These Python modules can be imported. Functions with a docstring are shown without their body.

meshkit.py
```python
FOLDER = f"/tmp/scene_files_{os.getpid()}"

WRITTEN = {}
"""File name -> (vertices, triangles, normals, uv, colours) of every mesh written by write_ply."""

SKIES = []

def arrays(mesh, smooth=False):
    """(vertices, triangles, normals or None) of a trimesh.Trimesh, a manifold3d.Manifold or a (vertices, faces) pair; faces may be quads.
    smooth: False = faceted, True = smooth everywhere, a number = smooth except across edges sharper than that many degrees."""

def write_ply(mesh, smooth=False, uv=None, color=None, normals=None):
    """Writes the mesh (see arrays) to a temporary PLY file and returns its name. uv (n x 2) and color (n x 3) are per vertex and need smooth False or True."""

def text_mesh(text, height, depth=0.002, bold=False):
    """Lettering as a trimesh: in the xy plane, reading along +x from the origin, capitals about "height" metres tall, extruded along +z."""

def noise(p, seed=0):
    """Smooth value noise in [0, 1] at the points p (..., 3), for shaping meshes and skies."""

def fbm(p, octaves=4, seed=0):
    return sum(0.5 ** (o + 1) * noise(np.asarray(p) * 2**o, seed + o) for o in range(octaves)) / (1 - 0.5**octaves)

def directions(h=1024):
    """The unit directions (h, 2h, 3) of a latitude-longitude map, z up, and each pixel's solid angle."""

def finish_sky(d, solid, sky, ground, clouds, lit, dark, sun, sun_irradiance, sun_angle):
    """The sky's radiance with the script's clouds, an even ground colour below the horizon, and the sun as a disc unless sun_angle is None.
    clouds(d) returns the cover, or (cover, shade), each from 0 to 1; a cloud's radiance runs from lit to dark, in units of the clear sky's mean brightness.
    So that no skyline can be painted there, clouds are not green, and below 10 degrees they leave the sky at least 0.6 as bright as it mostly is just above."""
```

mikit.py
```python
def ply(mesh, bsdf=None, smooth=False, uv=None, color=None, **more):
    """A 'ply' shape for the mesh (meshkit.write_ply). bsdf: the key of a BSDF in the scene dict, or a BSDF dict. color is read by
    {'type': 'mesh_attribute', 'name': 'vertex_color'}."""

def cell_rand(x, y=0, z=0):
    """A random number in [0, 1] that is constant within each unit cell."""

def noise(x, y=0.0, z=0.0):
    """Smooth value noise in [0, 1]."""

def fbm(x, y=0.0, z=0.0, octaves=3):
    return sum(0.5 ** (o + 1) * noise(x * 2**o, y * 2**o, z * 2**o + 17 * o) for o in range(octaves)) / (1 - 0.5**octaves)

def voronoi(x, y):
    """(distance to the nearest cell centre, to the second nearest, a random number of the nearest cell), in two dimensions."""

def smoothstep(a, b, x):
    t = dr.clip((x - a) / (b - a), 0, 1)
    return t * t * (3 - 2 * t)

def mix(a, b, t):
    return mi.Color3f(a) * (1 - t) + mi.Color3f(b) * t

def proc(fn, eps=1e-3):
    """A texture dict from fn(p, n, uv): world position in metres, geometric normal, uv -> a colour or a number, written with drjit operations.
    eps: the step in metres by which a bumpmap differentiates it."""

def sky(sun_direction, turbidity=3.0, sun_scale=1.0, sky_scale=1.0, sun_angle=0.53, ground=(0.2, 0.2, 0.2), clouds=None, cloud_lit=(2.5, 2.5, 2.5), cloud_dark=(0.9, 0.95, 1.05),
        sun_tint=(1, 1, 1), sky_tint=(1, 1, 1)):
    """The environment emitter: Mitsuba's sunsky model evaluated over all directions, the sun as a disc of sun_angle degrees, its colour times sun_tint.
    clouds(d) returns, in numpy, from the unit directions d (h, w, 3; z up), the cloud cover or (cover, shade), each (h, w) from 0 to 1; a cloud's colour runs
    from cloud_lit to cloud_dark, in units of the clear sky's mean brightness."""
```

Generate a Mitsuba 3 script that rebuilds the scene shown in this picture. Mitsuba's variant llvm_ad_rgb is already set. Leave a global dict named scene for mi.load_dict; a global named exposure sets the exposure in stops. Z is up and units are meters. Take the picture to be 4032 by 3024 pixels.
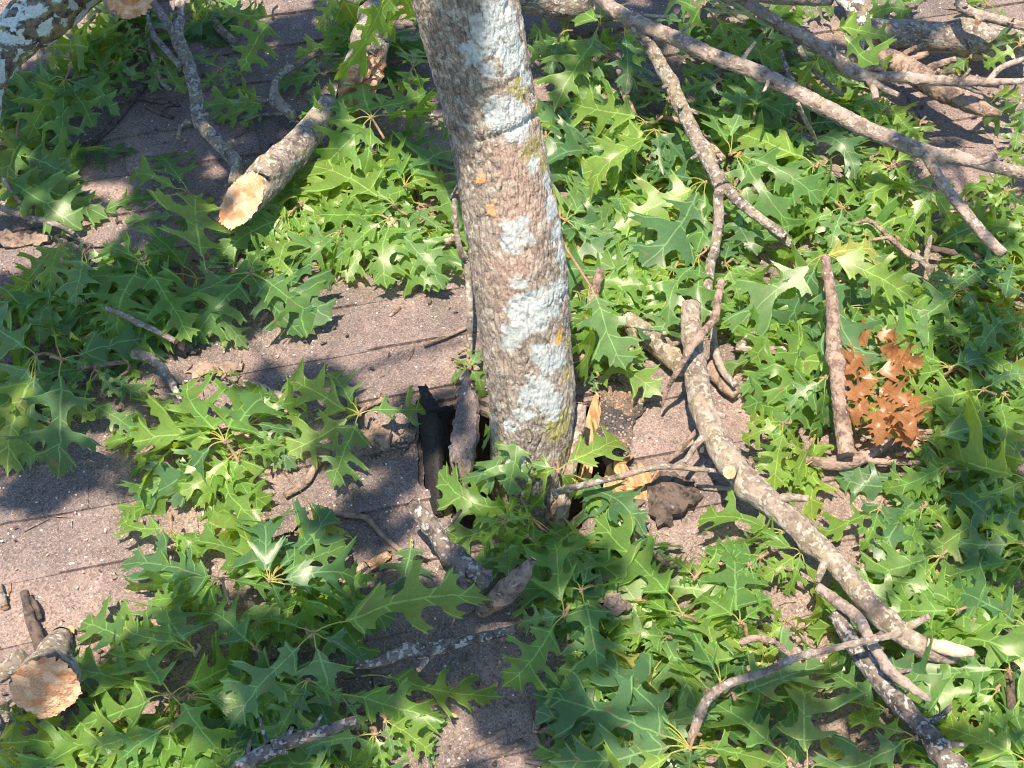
import math, random
import numpy as np, trimesh, shapely
import shapely.geometry as sg
from scipy.spatial import Delaunay
import drjit as dr
import mitsuba as mi
import mikit, meshkit
from mikit import noise, fbm, cell_rand, voronoi, smoothstep, mix, proc

# ------------------------------------------------------------------ camera, sky, exposure
T = mi.ScalarTransform4f
scene, labels = {}, {}
PW, PH, HFOV, THETA, DIST = 4032, 3024, 40.0, math.radians(50), 3.1
FOC = PW / 2 / math.tan(math.radians(HFOV / 2))
PITCH, PHI, ROOF_Z = math.radians(18), math.radians(13.5), 3.2
UPV = np.array([-math.sin(PITCH) * math.sin(PHI), math.sin(PITCH) * math.cos(PHI), math.cos(PITCH)])   # the vertical, in the roof's own frame
_x = np.array([1.0, 0, 0]) - UPV[0] * UPV
_x /= np.linalg.norm(_x)
ROT = np.array([_x, np.cross(UPV, _x), UPV])            # roof frame -> world
OFF = np.array([0, 0, ROOF_Z])
CAM = np.array([0, -DIST * math.cos(THETA), DIST * math.sin(THETA)])
FWD, CUP = np.array([0, math.cos(THETA), -math.sin(THETA)]), np.array([0, math.sin(THETA), math.cos(THETA)])


def world(p):
    return np.asarray(p) @ ROT.T + OFF


scene['camera'] = dict(type='perspective', fov=HFOV, fov_axis='x', near_clip=0.05, far_clip=2000.0,
                       to_world=T().look_at(origin=world(CAM).tolist(), target=world([0, 0, 0.0]).tolist(), up=(ROT @ CUP).tolist()))
SUN = np.array([-0.11, -0.21, 0.95])
SUN /= np.linalg.norm(SUN)
scene['sky_light'] = mikit.sky((ROT @ SUN).tolist(), turbidity=3)
exposure = 2.95

# ------------------------------------------------------------------ helpers
rng = np.random.default_rng(7)
random.seed(7)
X0, Y0, ZS = (0, 1000, 2000, 2932), (0, 950, 2024), 1100 / 1825


def zp(c, r, x, y):
    return X0[c] + x * ZS, Y0[r] + y * ZS


def dp(x, y):
    return x * PW / 2212, y * PW / 2212


def at(p, h=0.0):
    """The point at height h above the roof that lies at this place of the survey photograph."""
    d = FWD + (p[0] - PW / 2) / FOC * np.array([1.0, 0, 0]) - (p[1] - PH / 2) / FOC * CUP
    return CAM + (h - CAM[2]) / d[2] * d


def mpp(q):
    return float((np.asarray(q) - CAM) @ FWD) / FOC      # metres per photograph pixel there


def project(q):
    q = np.asarray(q) - CAM
    z = q @ FWD
    return PW / 2 + FOC * q[..., 0] / z, PH / 2 - FOC * (q @ CUP) / z, z


def numbered(name):
    if name not in USED:
        USED[name] = 0
        return name
    USED[name] += 1
    return f'{name}_{USED[name]:03d}'


USED = {}


def put(key, v, f, bsdf, smooth=True, uv=None):
    """One entry of the scene from vertices in the roof's frame."""
    key = numbered(key)
    scene[key] = mikit.ply((world(v), f), bsdf, smooth=smooth, uv=uv)
    return key


def thing(name, label, cat, group=None):
    key = numbered(name)
    labels[key] = {'label': label, 'category': cat}
    if group:
        labels[key]['group'] = group
    return key


def loc(p):
    a = [float(x) for x in ROT.T.ravel()]
    q = p - mi.Point3f(*[float(x) for x in OFF])
    return (q.x * a[0] + q.y * a[1] + q.z * a[2], q.x * a[3] + q.y * a[4] + q.z * a[5], q.x * a[6] + q.y * a[7] + q.z * a[8])


def merge(parts):
    vs, fs, n = [], [], 0
    for v, f in parts:
        vs.append(v)
        fs.append(np.asarray(f) + n)
        n += len(v)
    return np.vstack(vs), np.vstack(fs)


# ------------------------------------------------------------------ materials
def C(*v):
    return mi.Color3f(*v)


def rough(color, roughness=0.85, spec=0.3):
    return dict(type='twosided', bsdf=dict(type='principled', base_color=proc(color), roughness=roughness, specular=spec))


def shingle_color(warm):
    def fn(p, n, uv):
        x, y, z = loc(p)
        g = cell_rand(x * 420, y * 420, z * 200)
        g2 = cell_rand(x * 230 + 7, y * 230, 3.0)
        big = fbm(x * 5, y * 5, z * 5)
        mid = noise(x * 40, y * 40, 1.0)
        c = mix(C(0.130, 0.109, 0.108), C(0.222, 0.172, 0.159), smoothstep(0.3, 0.7, big) * 0.7 + warm)
        c = c * (0.68 + 0.5 * g) * (0.84 + 0.32 * g2) * (0.85 + 0.3 * mid)
        c = mix(c, C(0.34, 0.25, 0.21), smoothstep(0.90, 0.93, g) * 0.5)
        c = mix(c, C(0.035, 0.032, 0.034), smoothstep(0.86, 0.89, g2) * 0.55)
        c = mix(c, C(0.58, 0.50, 0.42), smoothstep(0.995, 0.997, cell_rand(x * 260, y * 260, 9.0)))
        return c
    return fn


def grain_height(p, n, uv):
    x, y, z = loc(p)
    return cell_rand(x * 420, y * 420, z * 200) * 1.0 + noise(x * 150, y * 150, z * 150)


for k, w in enumerate((0.0, 0.22, 0.42)):
    scene[f'shingle_granules_{k}'] = dict(type='twosided', bsdf=dict(type='bumpmap', arbitrary=dict(type='proc', **{kk: v for kk, v in proc(grain_height, 8e-4).items() if kk != 'type'}), scale=0.0009,
                                          bsdf=dict(type='principled', base_color=proc(shingle_color(w)), roughness=0.9, specular=0.25)))


def tar_color(p, n, uv):
    x, y, z = loc(p)
    g = cell_rand(x * 420, y * 420, z * 420)
    h = cell_rand(x * 240, y * 240, z * 240 + 5)
    c = C(0.042, 0.038, 0.038) * (0.35 + 1.3 * g)
    c = mix(c, C(0.17, 0.115, 0.085) * (0.5 + g), smoothstep(0.46, 0.62, fbm(x * 24, y * 24, z * 24)) * 0.75)
    return mix(c, C(0.26, 0.20, 0.16), smoothstep(0.88, 0.90, h) * 0.8)


scene['splint_bark'] = rough(lambda p, n, uv: C(0.50, 0.36, 0.265) * (0.75 + 0.5 * noise(*[v * 200 for v in loc(p)])), 0.8)
scene['torn_wood'] = rough(lambda p, n, uv: C(0.55, 0.29, 0.15) * (0.7 + 0.6 * noise(*[v * 260 for v in loc(p)])), 0.8)
scene['black_felt'] = rough(lambda p, n, uv: C(0.020, 0.019, 0.020) * (0.4 + 1.2 * cell_rand(*[v * 400 for v in loc(p)])), 0.8)
scene['bare_asphalt'] = rough(tar_color, 0.75)


def bark_color(kind):
    base, dark, lich, amount, yellow = {
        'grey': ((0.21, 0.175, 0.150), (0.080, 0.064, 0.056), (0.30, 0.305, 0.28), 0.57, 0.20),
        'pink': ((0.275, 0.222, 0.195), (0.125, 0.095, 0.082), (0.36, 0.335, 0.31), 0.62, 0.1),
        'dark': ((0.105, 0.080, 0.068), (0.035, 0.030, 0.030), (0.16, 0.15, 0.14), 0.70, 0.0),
        'lichen': ((0.17, 0.14, 0.11), (0.05, 0.043, 0.038), (0.50, 0.56, 0.56), 0.47, 0.75),
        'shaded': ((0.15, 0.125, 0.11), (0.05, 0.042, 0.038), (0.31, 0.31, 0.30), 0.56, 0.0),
        'mottled': ((0.24, 0.20, 0.165), (0.120, 0.096, 0.080), (0.30, 0.285, 0.24), 0.54, 0.16),
        'dead': ((0.25, 0.185, 0.15), (0.095, 0.068, 0.056), (0.34, 0.29, 0.25), 0.68, 0.0)}[kind]

    big = {'lichen': 38.0, 'mottled': 120.0}.get(kind, 130.0)

    def fn(p, n, uv):
        x, y, z = loc(p)
        a = fbm(x * 70, y * 70, z * 70)
        b = noise(x * 260, y * 260, z * 260)
        c = mix(C(*dark), C(*base), smoothstep(0.28, 0.62, a * 0.72 + b * 0.28))
        c = c * (0.75 + 0.5 * noise(x * 16, y * 16, z * 16))
        m = fbm(x * big + 5, y * big, z * big + 3)
        c = mix(c, C(0.26, 0.23, 0.07), smoothstep(0.50, 0.62, fbm(x * 30, y * 30 + 9, z * 30)) * yellow)
        crust = smoothstep(amount, amount + 0.07, m + 0.10 * (b - 0.5))
        return mix(c, C(*lich) * (0.75 + 0.4 * b), crust * 0.9)
    return fn


def bark_height(p, n, uv):
    x, y, z = loc(p)
    return fbm(x * 130, y * 130, z * 130) + 0.4 * noise(x * 420, y * 420, z * 420)


for k in ('grey', 'pink', 'dark', 'lichen', 'dead', 'mottled', 'shaded'):
    scene[f'{k}_bark'] = dict(type='twosided', bsdf=dict(type='bumpmap', arbitrary=proc(bark_height, 8e-4), scale=0.004,
                              bsdf=dict(type='principled', base_color=proc(bark_color(k)), roughness=0.88, specular=0.25)))


def cut_color(p, n, uv):
    x, y, z = loc(p)
    r = dr.sqrt(uv.x * uv.x + uv.y * uv.y)
    w = noise(x * 30, y * 30, z * 30)
    r = dr.sqrt(dr.square(uv.x - 0.008) + dr.square(uv.y + 0.006)) + 0.012 * fbm(x * 28, y * 28, z * 28)
    ring = 0.5 + 0.5 * dr.sin(r * 1100 + w * 3)
    c = mix(C(0.38, 0.20, 0.11), C(0.56, 0.36, 0.235), ring * 0.38 + 0.62 * w)
    c = mix(c, C(0.42, 0.17, 0.07), smoothstep(0.52, 0.70, fbm(x * 45, y * 45, z * 45)) * 0.75)
    c = mix(c, C(0.64, 0.47, 0.32), smoothstep(0.55, 0.75, noise(x * 60 + 4, y * 60, z * 60)) * 0.5)
    return c * (0.82 + 0.36 * noise(x * 350, y * 350, z * 350))


scene['cut_wood'] = dict(type='twosided', bsdf=dict(type='bumpmap', arbitrary=proc(bark_height, 8e-4), scale=0.005,
                         bsdf=dict(type='principled', base_color=proc(cut_color), roughness=0.8, specular=0.25)))


def split_color(p, n, uv):
    x, y, z = loc(p)
    g = noise(x * 260 + y * 60, y * 40, z * 60)
    c = mix(C(0.20, 0.105, 0.05), C(0.46, 0.28, 0.155), smoothstep(0.2, 0.8, g * 0.6 + 0.4 * fbm(x * 25, y * 25, z * 25)))
    return c * (0.8 + 0.4 * noise(x * 300, y * 300, z * 300))


scene['split_wood'] = rough(split_color, 0.8)


def chip_color(p, n, uv):
    x, y, z = loc(p)
    k = noise(x * 14, y * 14, 2.0)
    return mix(C(0.50, 0.27, 0.13), C(0.66, 0.50, 0.38), smoothstep(0.35, 0.65, k)) * (0.75 + 0.5 * noise(x * 250, y * 250, z * 250))


scene['chip_wood'] = rough(chip_color, 0.8)
scene['twig_skin'] = rough(lambda p, n, uv: mix(C(0.17, 0.115, 0.075), C(0.33, 0.22, 0.14), noise(*[v * 120 for v in loc(p)])), 0.8)

TONES = [(0.115, 0.190, 0.036), (0.092, 0.165, 0.040), (0.155, 0.220, 0.040), (0.068, 0.130, 0.046), (0.34, 0.175, 0.075), (0.30, 0.27, 0.07), (0.13, 0.20, 0.066)]


def leaf_color(strength, through):
    def fn(p, n, uv):
        tone = dr.floor((uv.x + 2) / 4)
        kind = dr.floor((uv.y + 1) / 4)
        x, y = uv.x - 4 * tone, uv.y - 4 * kind
        c = C(*TONES[0])
        for i, t in enumerate(TONES[1:], 1):
            c = dr.select(dr.abs(tone - i) < 0.5, C(*t), c)
        ax = dr.abs(x)
        yy = y - dr.select(x < 0, 0.035 * dr.sin(math.pi * dr.clip(y, 0, 1)), 0)
        d = ax - (0.0065 - 0.0045 * y)
        for lines, sel in ((VEINS[0], kind < 0.5), (VEINS[1], (kind > 0.5) & (kind < 1.5)), (VEINS[0], kind > 1.5)):
            e = mi.Float(1.0)
            for y0, x1, y1 in lines:
                l = math.hypot(x1, y1 - y0)
                ux, uy = x1 / l, (y1 - y0) / l
                t = dr.clip(ax * ux + (yy - y0) * uy, 0, l)
                e = dr.minimum(e, dr.sqrt(dr.square(ax - t * ux) + dr.square(yy - y0 - t * uy)) - 0.0030 * (1 - 0.6 * t / l))
            d = dr.select(sel, dr.minimum(d, e), d)
        vein = 1 - smoothstep(-0.001, 0.006, d)
        net = dr.abs(noise(ax * 22 + yy * 16 + kind * 9, yy * 26 - ax * 18 + tone * 5) - 0.5)
        m = noise(x * 9 + tone * 3, y * 9, p.x * 9)
        c = c * (0.80 + 0.4 * m) * (0.92 + 0.16 * noise(x * 60, y * 60, p.y * 20))
        c = c * (1 + 0.16 * (1 - smoothstep(0.0, 0.06, net)))
        dead = dr.abs(tone - 4) < 0.5
        veinc = dr.select(dead, c * 0.7, c * 1.35 + C(0.085, 0.10, 0.035))
        c = mix(c, veinc, vein * strength)
        spots = smoothstep(0.78, 0.84, noise(x * 24, y * 24, p.z * 24 + p.x * 12))
        c = mix(c, C(0.20, 0.13, 0.05), spots * 0.5)
        c = dr.select(y < 0, C(0.33, 0.33, 0.10) * 0.9, c)
        return c * dr.select(dead & (y > 0), mi.Color3f(1.15, 1.05, 1.0), mi.Color3f(*through))
    return fn


VEINS = [[(0.05, .21, .157), (0.25, .32, .46), (0.51, .28, .765), (0.74, .14, .90)], [(0.10, .26, .20), (0.36, .385, .63), (0.66, .19, .87)]]
scene['leaf_skin'] = dict(type='blendbsdf', weight=0.55,
                         a=dict(type='twosided', bsdf=dict(type='principled', base_color=proc(leaf_color(0.9, (1.14, 1.36, 1.65))), roughness=0.36, specular=0.5)),
                         b=dict(type='principledthin', base_color=proc(leaf_color(0.6, (2.95, 2.5, 0.62))), roughness=0.6, diff_trans=2.0, spec_trans=0.0))

# ------------------------------------------------------------------ roof with shingles
VDIR, UDIR = np.array([math.cos(PHI), math.sin(PHI)]), np.array([-math.sin(PHI), math.cos(PHI)])
pa, pb = at(zp(1, 1, 705, 430))[:2], at(zp(1, 1, 745, 735))[:2]
EXPO = float((pa - pb) @ UDIR)
B_OFF, A_OFF = float(pb @ UDIR), float(pb @ VDIR)


def jag(poly, step, amp, seed):
    """An uneven copy of a polygon's outline."""
    r = np.random.default_rng(seed)
    ring = sg.LinearRing(poly)
    n = max(8, int(ring.length / step))
    pts = np.array([ring.interpolate(i / n, normalized=True).coords[0] for i in range(n)])
    return sg.Polygon(pts + r.normal(0, amp, pts.shape)).buffer(0)


HOLE_PX = [(905, 905), (950, 870), (1000, 862), (1060, 880), (1150, 900), (1240, 860), (1290, 850), (1310, 900), (1315, 985), (1370, 1000), (1400, 1050), (1330, 1110), (1230, 1165), (1130, 1180), (1040, 1170), (985, 1140), (950, 1080), (905, 1060)]
hole = jag([at(dp(*q))[:2] for q in HOLE_PX], 0.02, 0.005, 1)
deck_hole = hole.buffer(-0.012)
RX0, RX1, RY0, RY1 = -5.0, 5.0, -3.2, 5.0


def prism(poly, top, bottom):
    """(v, f) of a polygon of the roof plane between two heights, each a function of (x, y)."""
    vs, fs, n = [], [], 0
    for g in getattr(poly, 'geoms', [poly]):
        if g.is_empty or g.area < 1e-6:
            continue
        m = trimesh.creation.extrude_polygon(g, 1.0, engine='earcut')
        v = np.array(m.vertices)
        v[:, 2] = np.where(v[:, 2] > 0.5, top(v[:, :2]), bottom(v[:, :2]))
        vs.append(v)
        fs.append(np.array(m.faces) + n)
        n += len(v)
    return (np.vstack(vs), np.vstack(fs)) if vs else None


deck = sg.box(RX0, RY0, RX1, RY1).difference(deck_hole)
put('roof', *prism(deck, lambda q: q[:, 0] * 0 - 0.001, lambda q: q[:, 0] * 0 - 0.02), 'shingle_granules_1', smooth=False)
labels['roof'] = {'label': 'weathered brown asphalt shingle roof pierced by the oak trunk', 'kind': 'structure'}
put('attic', *prism(sg.box(RX0, RY0, RX1, RY1), lambda q: q[:, 0] * 0 - 0.75, lambda q: q[:, 0] * 0 - 0.8), 'twig_skin', smooth=False)
labels['attic'] = {'label': 'dark attic floor below the hole in the roof', 'kind': 'structure'}
view_poly = sg.Polygon([at(q)[:2] for q in ((-60, -60), (PW + 60, -60), (PW + 60, PH + 60), (-60, PH + 60))])
r_s = np.random.default_rng(21)


def swell(q):
    """The roof is heaved up a little around the hole."""
    d = np.linalg.norm(q - np.array(hole.centroid.coords[0]), axis=1)
    return 0.010 * np.exp(-(d / 0.33) ** 2) + 0.003 * (meshkit.noise(np.c_[q * 3, q[:, 0] * 0]) - 0.3)


for row in range(-12, 22):
    b0 = B_OFF + row * EXPO
    a, high = A_OFF - 3.0 - r_s.uniform(0, 0.3), bool(row % 2)
    cuts = [a]
    while a < A_OFF + 3.0:
        a += r_s.uniform(0.14, 0.34)
        cuts.append(a)
    if row in (0, 1):
        k = int(np.argmin(np.abs(np.array(cuts) - A_OFF)))
        cuts[k] = A_OFF
        high = (k % 2 == 0) == (row == 0)
    for j in range(len(cuts) - 1):
        tall = (j % 2 == 0) == high
        quad = sg.Polygon([tuple(VDIR * aa + UDIR * bb) for aa, bb in ((cuts[j] - 0.0003, b0), (cuts[j + 1] + 0.0003, b0), (cuts[j + 1] + 0.0003, b0 + EXPO + 0.012), (cuts[j] - 0.0003, b0 + EXPO + 0.012))])
        if not quad.intersects(view_poly):
            continue
        ring = []
        c = list(quad.exterior.coords)
        for (p0, p1), cnt in zip(zip(c[:-1], c[1:]), (5, 3, 5, 3)):
            for t in range(cnt):
                q = np.array(p0) + (np.array(p1) - p0) * t / cnt
                ring.append(q + (r_s.normal(0, 0.0011, 2) if t else 0))
        shape = sg.Polygon(ring).buffer(0).difference(hole)
        hb, lift = (0.0120 if tall else 0.0066), r_s.uniform(0, 0.002)
        got = prism(shape, lambda q: hb + lift - (hb - 0.0035) * np.clip((q @ UDIR - b0) / EXPO, 0, 1.2) + swell(q), lambda q: swell(q) * 0 - 0.0005 - 0.0001 * (row % 3))
        if got:
            put('roof__shingle', *got, f'shingle_granules_{int(r_s.integers(0, 3))}', smooth=False)

gm = trimesh.creation.cylinder(radius=400, height=0.2, sections=48)
scene['ground'] = mikit.ply((np.array(gm.vertices) + [0, 0, -0.1], np.array(gm.faces)), rough(lambda p, n, uv: mix(C(0.05, 0.08, 0.025), C(0.09, 0.12, 0.04), fbm(p.x * 3, p.y * 3)), 0.95))
labels['ground'] = {'label': 'lawn below the house', 'kind': 'structure'}

# ------------------------------------------------------------------ limbs and sticks


def smooth_path(pts, step):
    """Catmull-Rom through the rows of pts (position, radius), resampled."""
    p = np.asarray(pts, float)
    if len(p) == 2:
        p = np.array([p[0], p[0] * .5 + p[1] * .5, p[1]])
    e = np.vstack([2 * p[0] - p[1], p, 2 * p[-1] - p[-2]])
    out = []
    for i in range(1, len(e) - 2):
        n = max(2, int(np.linalg.norm(e[i + 1, :3] - e[i, :3]) / step))
        t = (np.arange(n) / n)[:, None]
        out.append(0.5 * (2 * e[i] + (e[i + 1] - e[i - 1]) * t + (2 * e[i - 1] - 5 * e[i] + 4 * e[i + 1] - e[i + 2]) * t ** 2 + (3 * e[i] - e[i - 1] - 3 * e[i + 1] + e[i + 2]) * t ** 3))
    out.append(p[-1:])
    return np.vstack(out)


def frames(c):
    t = np.gradient(c, axis=0)
    t /= np.linalg.norm(t, axis=1, keepdims=True)
    n = np.cross(t[0], [0.3, 0.1, 1.0])
    n /= np.linalg.norm(n)
    ns = []
    for k in range(len(c)):
        n = n - (n @ t[k]) * t[k]
        n /= np.linalg.norm(n)
        ns.append(n)
    ns = np.array(ns)
    return t, ns, np.cross(t, ns)


def tube(path, sides=14, rough_amp=0.08, freq=None, seed=0, cut=(None, None), knots=0):
    """A limb along path rows (x, y, z, r): (v, f, ring0, ring1). cut: the end faces' normals (None = square)."""
    path = np.asarray(path, float)
    c, r = path[:, :3], path[:, 3]
    t, n, b = frames(c)
    ang = np.arange(sides) / sides * 2 * np.pi
    dirs = n[:, None] * np.cos(ang)[None, :, None] + b[:, None] * np.sin(ang)[None, :, None]
    v = c[:, None] + dirs * r[:, None, None]
    fr = freq or 0.9 / max(r.mean(), 1e-4)
    wob = meshkit.fbm(v * fr, 3, seed) - 0.5
    fine = meshkit.noise(v * fr * 3.3, seed + 5) - 0.5
    rr = np.random.default_rng(seed)
    bump = np.zeros(v.shape[:2])
    for _ in range(knots):
        k, a = rr.integers(1, len(c) - 1), rr.uniform(0, 2 * np.pi)
        d = np.linalg.norm(c - c[k], axis=1)[:, None] / (r[k] * 0.9)
        bump += 0.35 * np.exp(-d ** 2) * np.exp(-((np.cos(ang - a)[None] - 1) / 0.35) ** 2)
    v = v + dirs * (r[:, None] * (rough_amp * (2.2 * wob + 1.2 * fine) + bump))[..., None]
    for e, m in ((0, cut[0]), (-1, cut[1])):
        if m is not None:
            m = np.asarray(m, float) / np.linalg.norm(m)
            s = ((c[e] - v[e]) @ m) / (t[e] @ m)
            v[e] = v[e] + s[:, None] * t[e]
            lim = 3 if e == 0 else -4
            for q, k in enumerate(range(1, 4) if e == 0 else range(len(c) - 2, len(c) - 5, -1)):
                if 0 <= k < len(c):                                     # keep the rings behind an oblique cut from crossing it
                    over = ((v[k] - c[e]) @ m) * (1 if m @ (t[e] * (1 if e else -1)) > 0 else -1)
                    gap = -0.2 * r[e] * (q + 1) * 0.5
                    push = np.maximum(over - gap, 0) / abs(t[e] @ m)
                    v[k] = v[k] - push[:, None] * t[e] * (1 if e else -1)
    m_, s_ = len(c), sides
    i, j = np.meshgrid(np.arange(m_ - 1), np.arange(s_), indexing='ij')
    q = np.stack([i * s_ + j, i * s_ + (j + 1) % s_, (i + 1) * s_ + (j + 1) % s_, (i + 1) * s_ + j], -1).reshape(-1, 4)
    f = np.vstack([q[:, [0, 1, 2]], q[:, [0, 2, 3]]])
    return v.reshape(-1, 3), f, v[0], v[-1]


def capped(v, f, sides, inset=0.0):
    """Closes a tube with two fans."""
    n = len(v)
    a, b = v[:sides], v[-sides:]
    k = np.arange(sides)
    f = np.vstack([f, np.stack([k, n + 0 * k, (k + 1) % sides], 1)[:, [0, 2, 1]][:, ::-1], np.stack([n - sides + k, n - sides + (k + 1) % sides, n + 1 + 0 * k], 1)])
    ra, rb = np.linalg.norm(a - a.mean(0), axis=1).mean(), np.linalg.norm(b - b.mean(0), axis=1).mean()
    ia, ib = v[3 * sides:4 * sides].mean(0) - a.mean(0), v[-4 * sides:-3 * sides].mean(0) - b.mean(0)
    return np.vstack([v, a.mean(0) + inset * ra * ia / np.linalg.norm(ia), b.mean(0) + inset * rb * ib / np.linalg.norm(ib)]), f


def face_disc(ring, out, seed=0, ragged=0.05, dome=0.0, jaggedness=0.0):
    """A sawn or broken face on a ring of a limb: (v, f, uv); ragged fringe, radial subdivisions, fibre steps when broken."""
    rr = np.random.default_rng(seed)
    c = ring.mean(0)
    out = np.asarray(out, float) / np.linalg.norm(out)
    n, rows = 96, 9
    k = np.arange(n) / n * len(ring)
    i0 = k.astype(int) % len(ring)
    edge = ring[i0] * (1 - (k % 1))[:, None] + ring[(i0 + 1) % len(ring)] * (k % 1)[:, None]
    rad = np.linalg.norm(edge - c, axis=1).mean()
    lev = np.linspace(0, 1, rows) ** 0.8
    fr = 1.0 + rr.normal(0, ragged, n)
    v = []
    for q, l in enumerate(lev):
        s = l * (fr if q == rows - 1 else 1)
        p = c + (edge - c) * np.broadcast_to(s, n)[:, None]
        h = (meshkit.fbm(p * 60, 3, seed) - 0.5) * 0.05 * rad + dome * rad * (1 - l ** 2) + jaggedness * rad * (np.floor(meshkit.noise(p * 90, seed + 3) * 6) / 6 - 0.3)
        v.append(p + out * (h + 0.0015)[:, None])
    v = np.vstack(v)
    i, j = np.meshgrid(np.arange(rows - 1), np.arange(n), indexing='ij')
    q = np.stack([i * n + j, (i + 1) * n + j, (i + 1) * n + (j + 1) % n, i * n + (j + 1) % n], -1).reshape(-1, 4)
    f = np.vstack([q[:, [0, 1, 2]], q[:, [0, 2, 3]]])
    e1 = np.cross(out, [0.2, 1, 0.1])
    e1 /= np.linalg.norm(e1)
    uv = np.stack([(v - c) @ e1, (v - c) @ np.cross(out, e1)], 1)
    return v, f, uv


def pixel_path(rows):
    """rows of (c, r, x, y, h, radius in tile pixels) -> rows of (x, y, z, radius in metres)"""
    out = []
    for c, r, x, y, h, rad in rows:
        p = at(zp(c, r, x, y), h)
        out.append([*p, rad * ZS * mpp(p)])
    return np.array(out)


def to_camera(q, up=0.3):
    d = CAM - q
    return d / np.linalg.norm(d) + np.array([0, 0, up])


def unit_(a):
    return a / max(np.linalg.norm(a), 1e-9)




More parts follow.
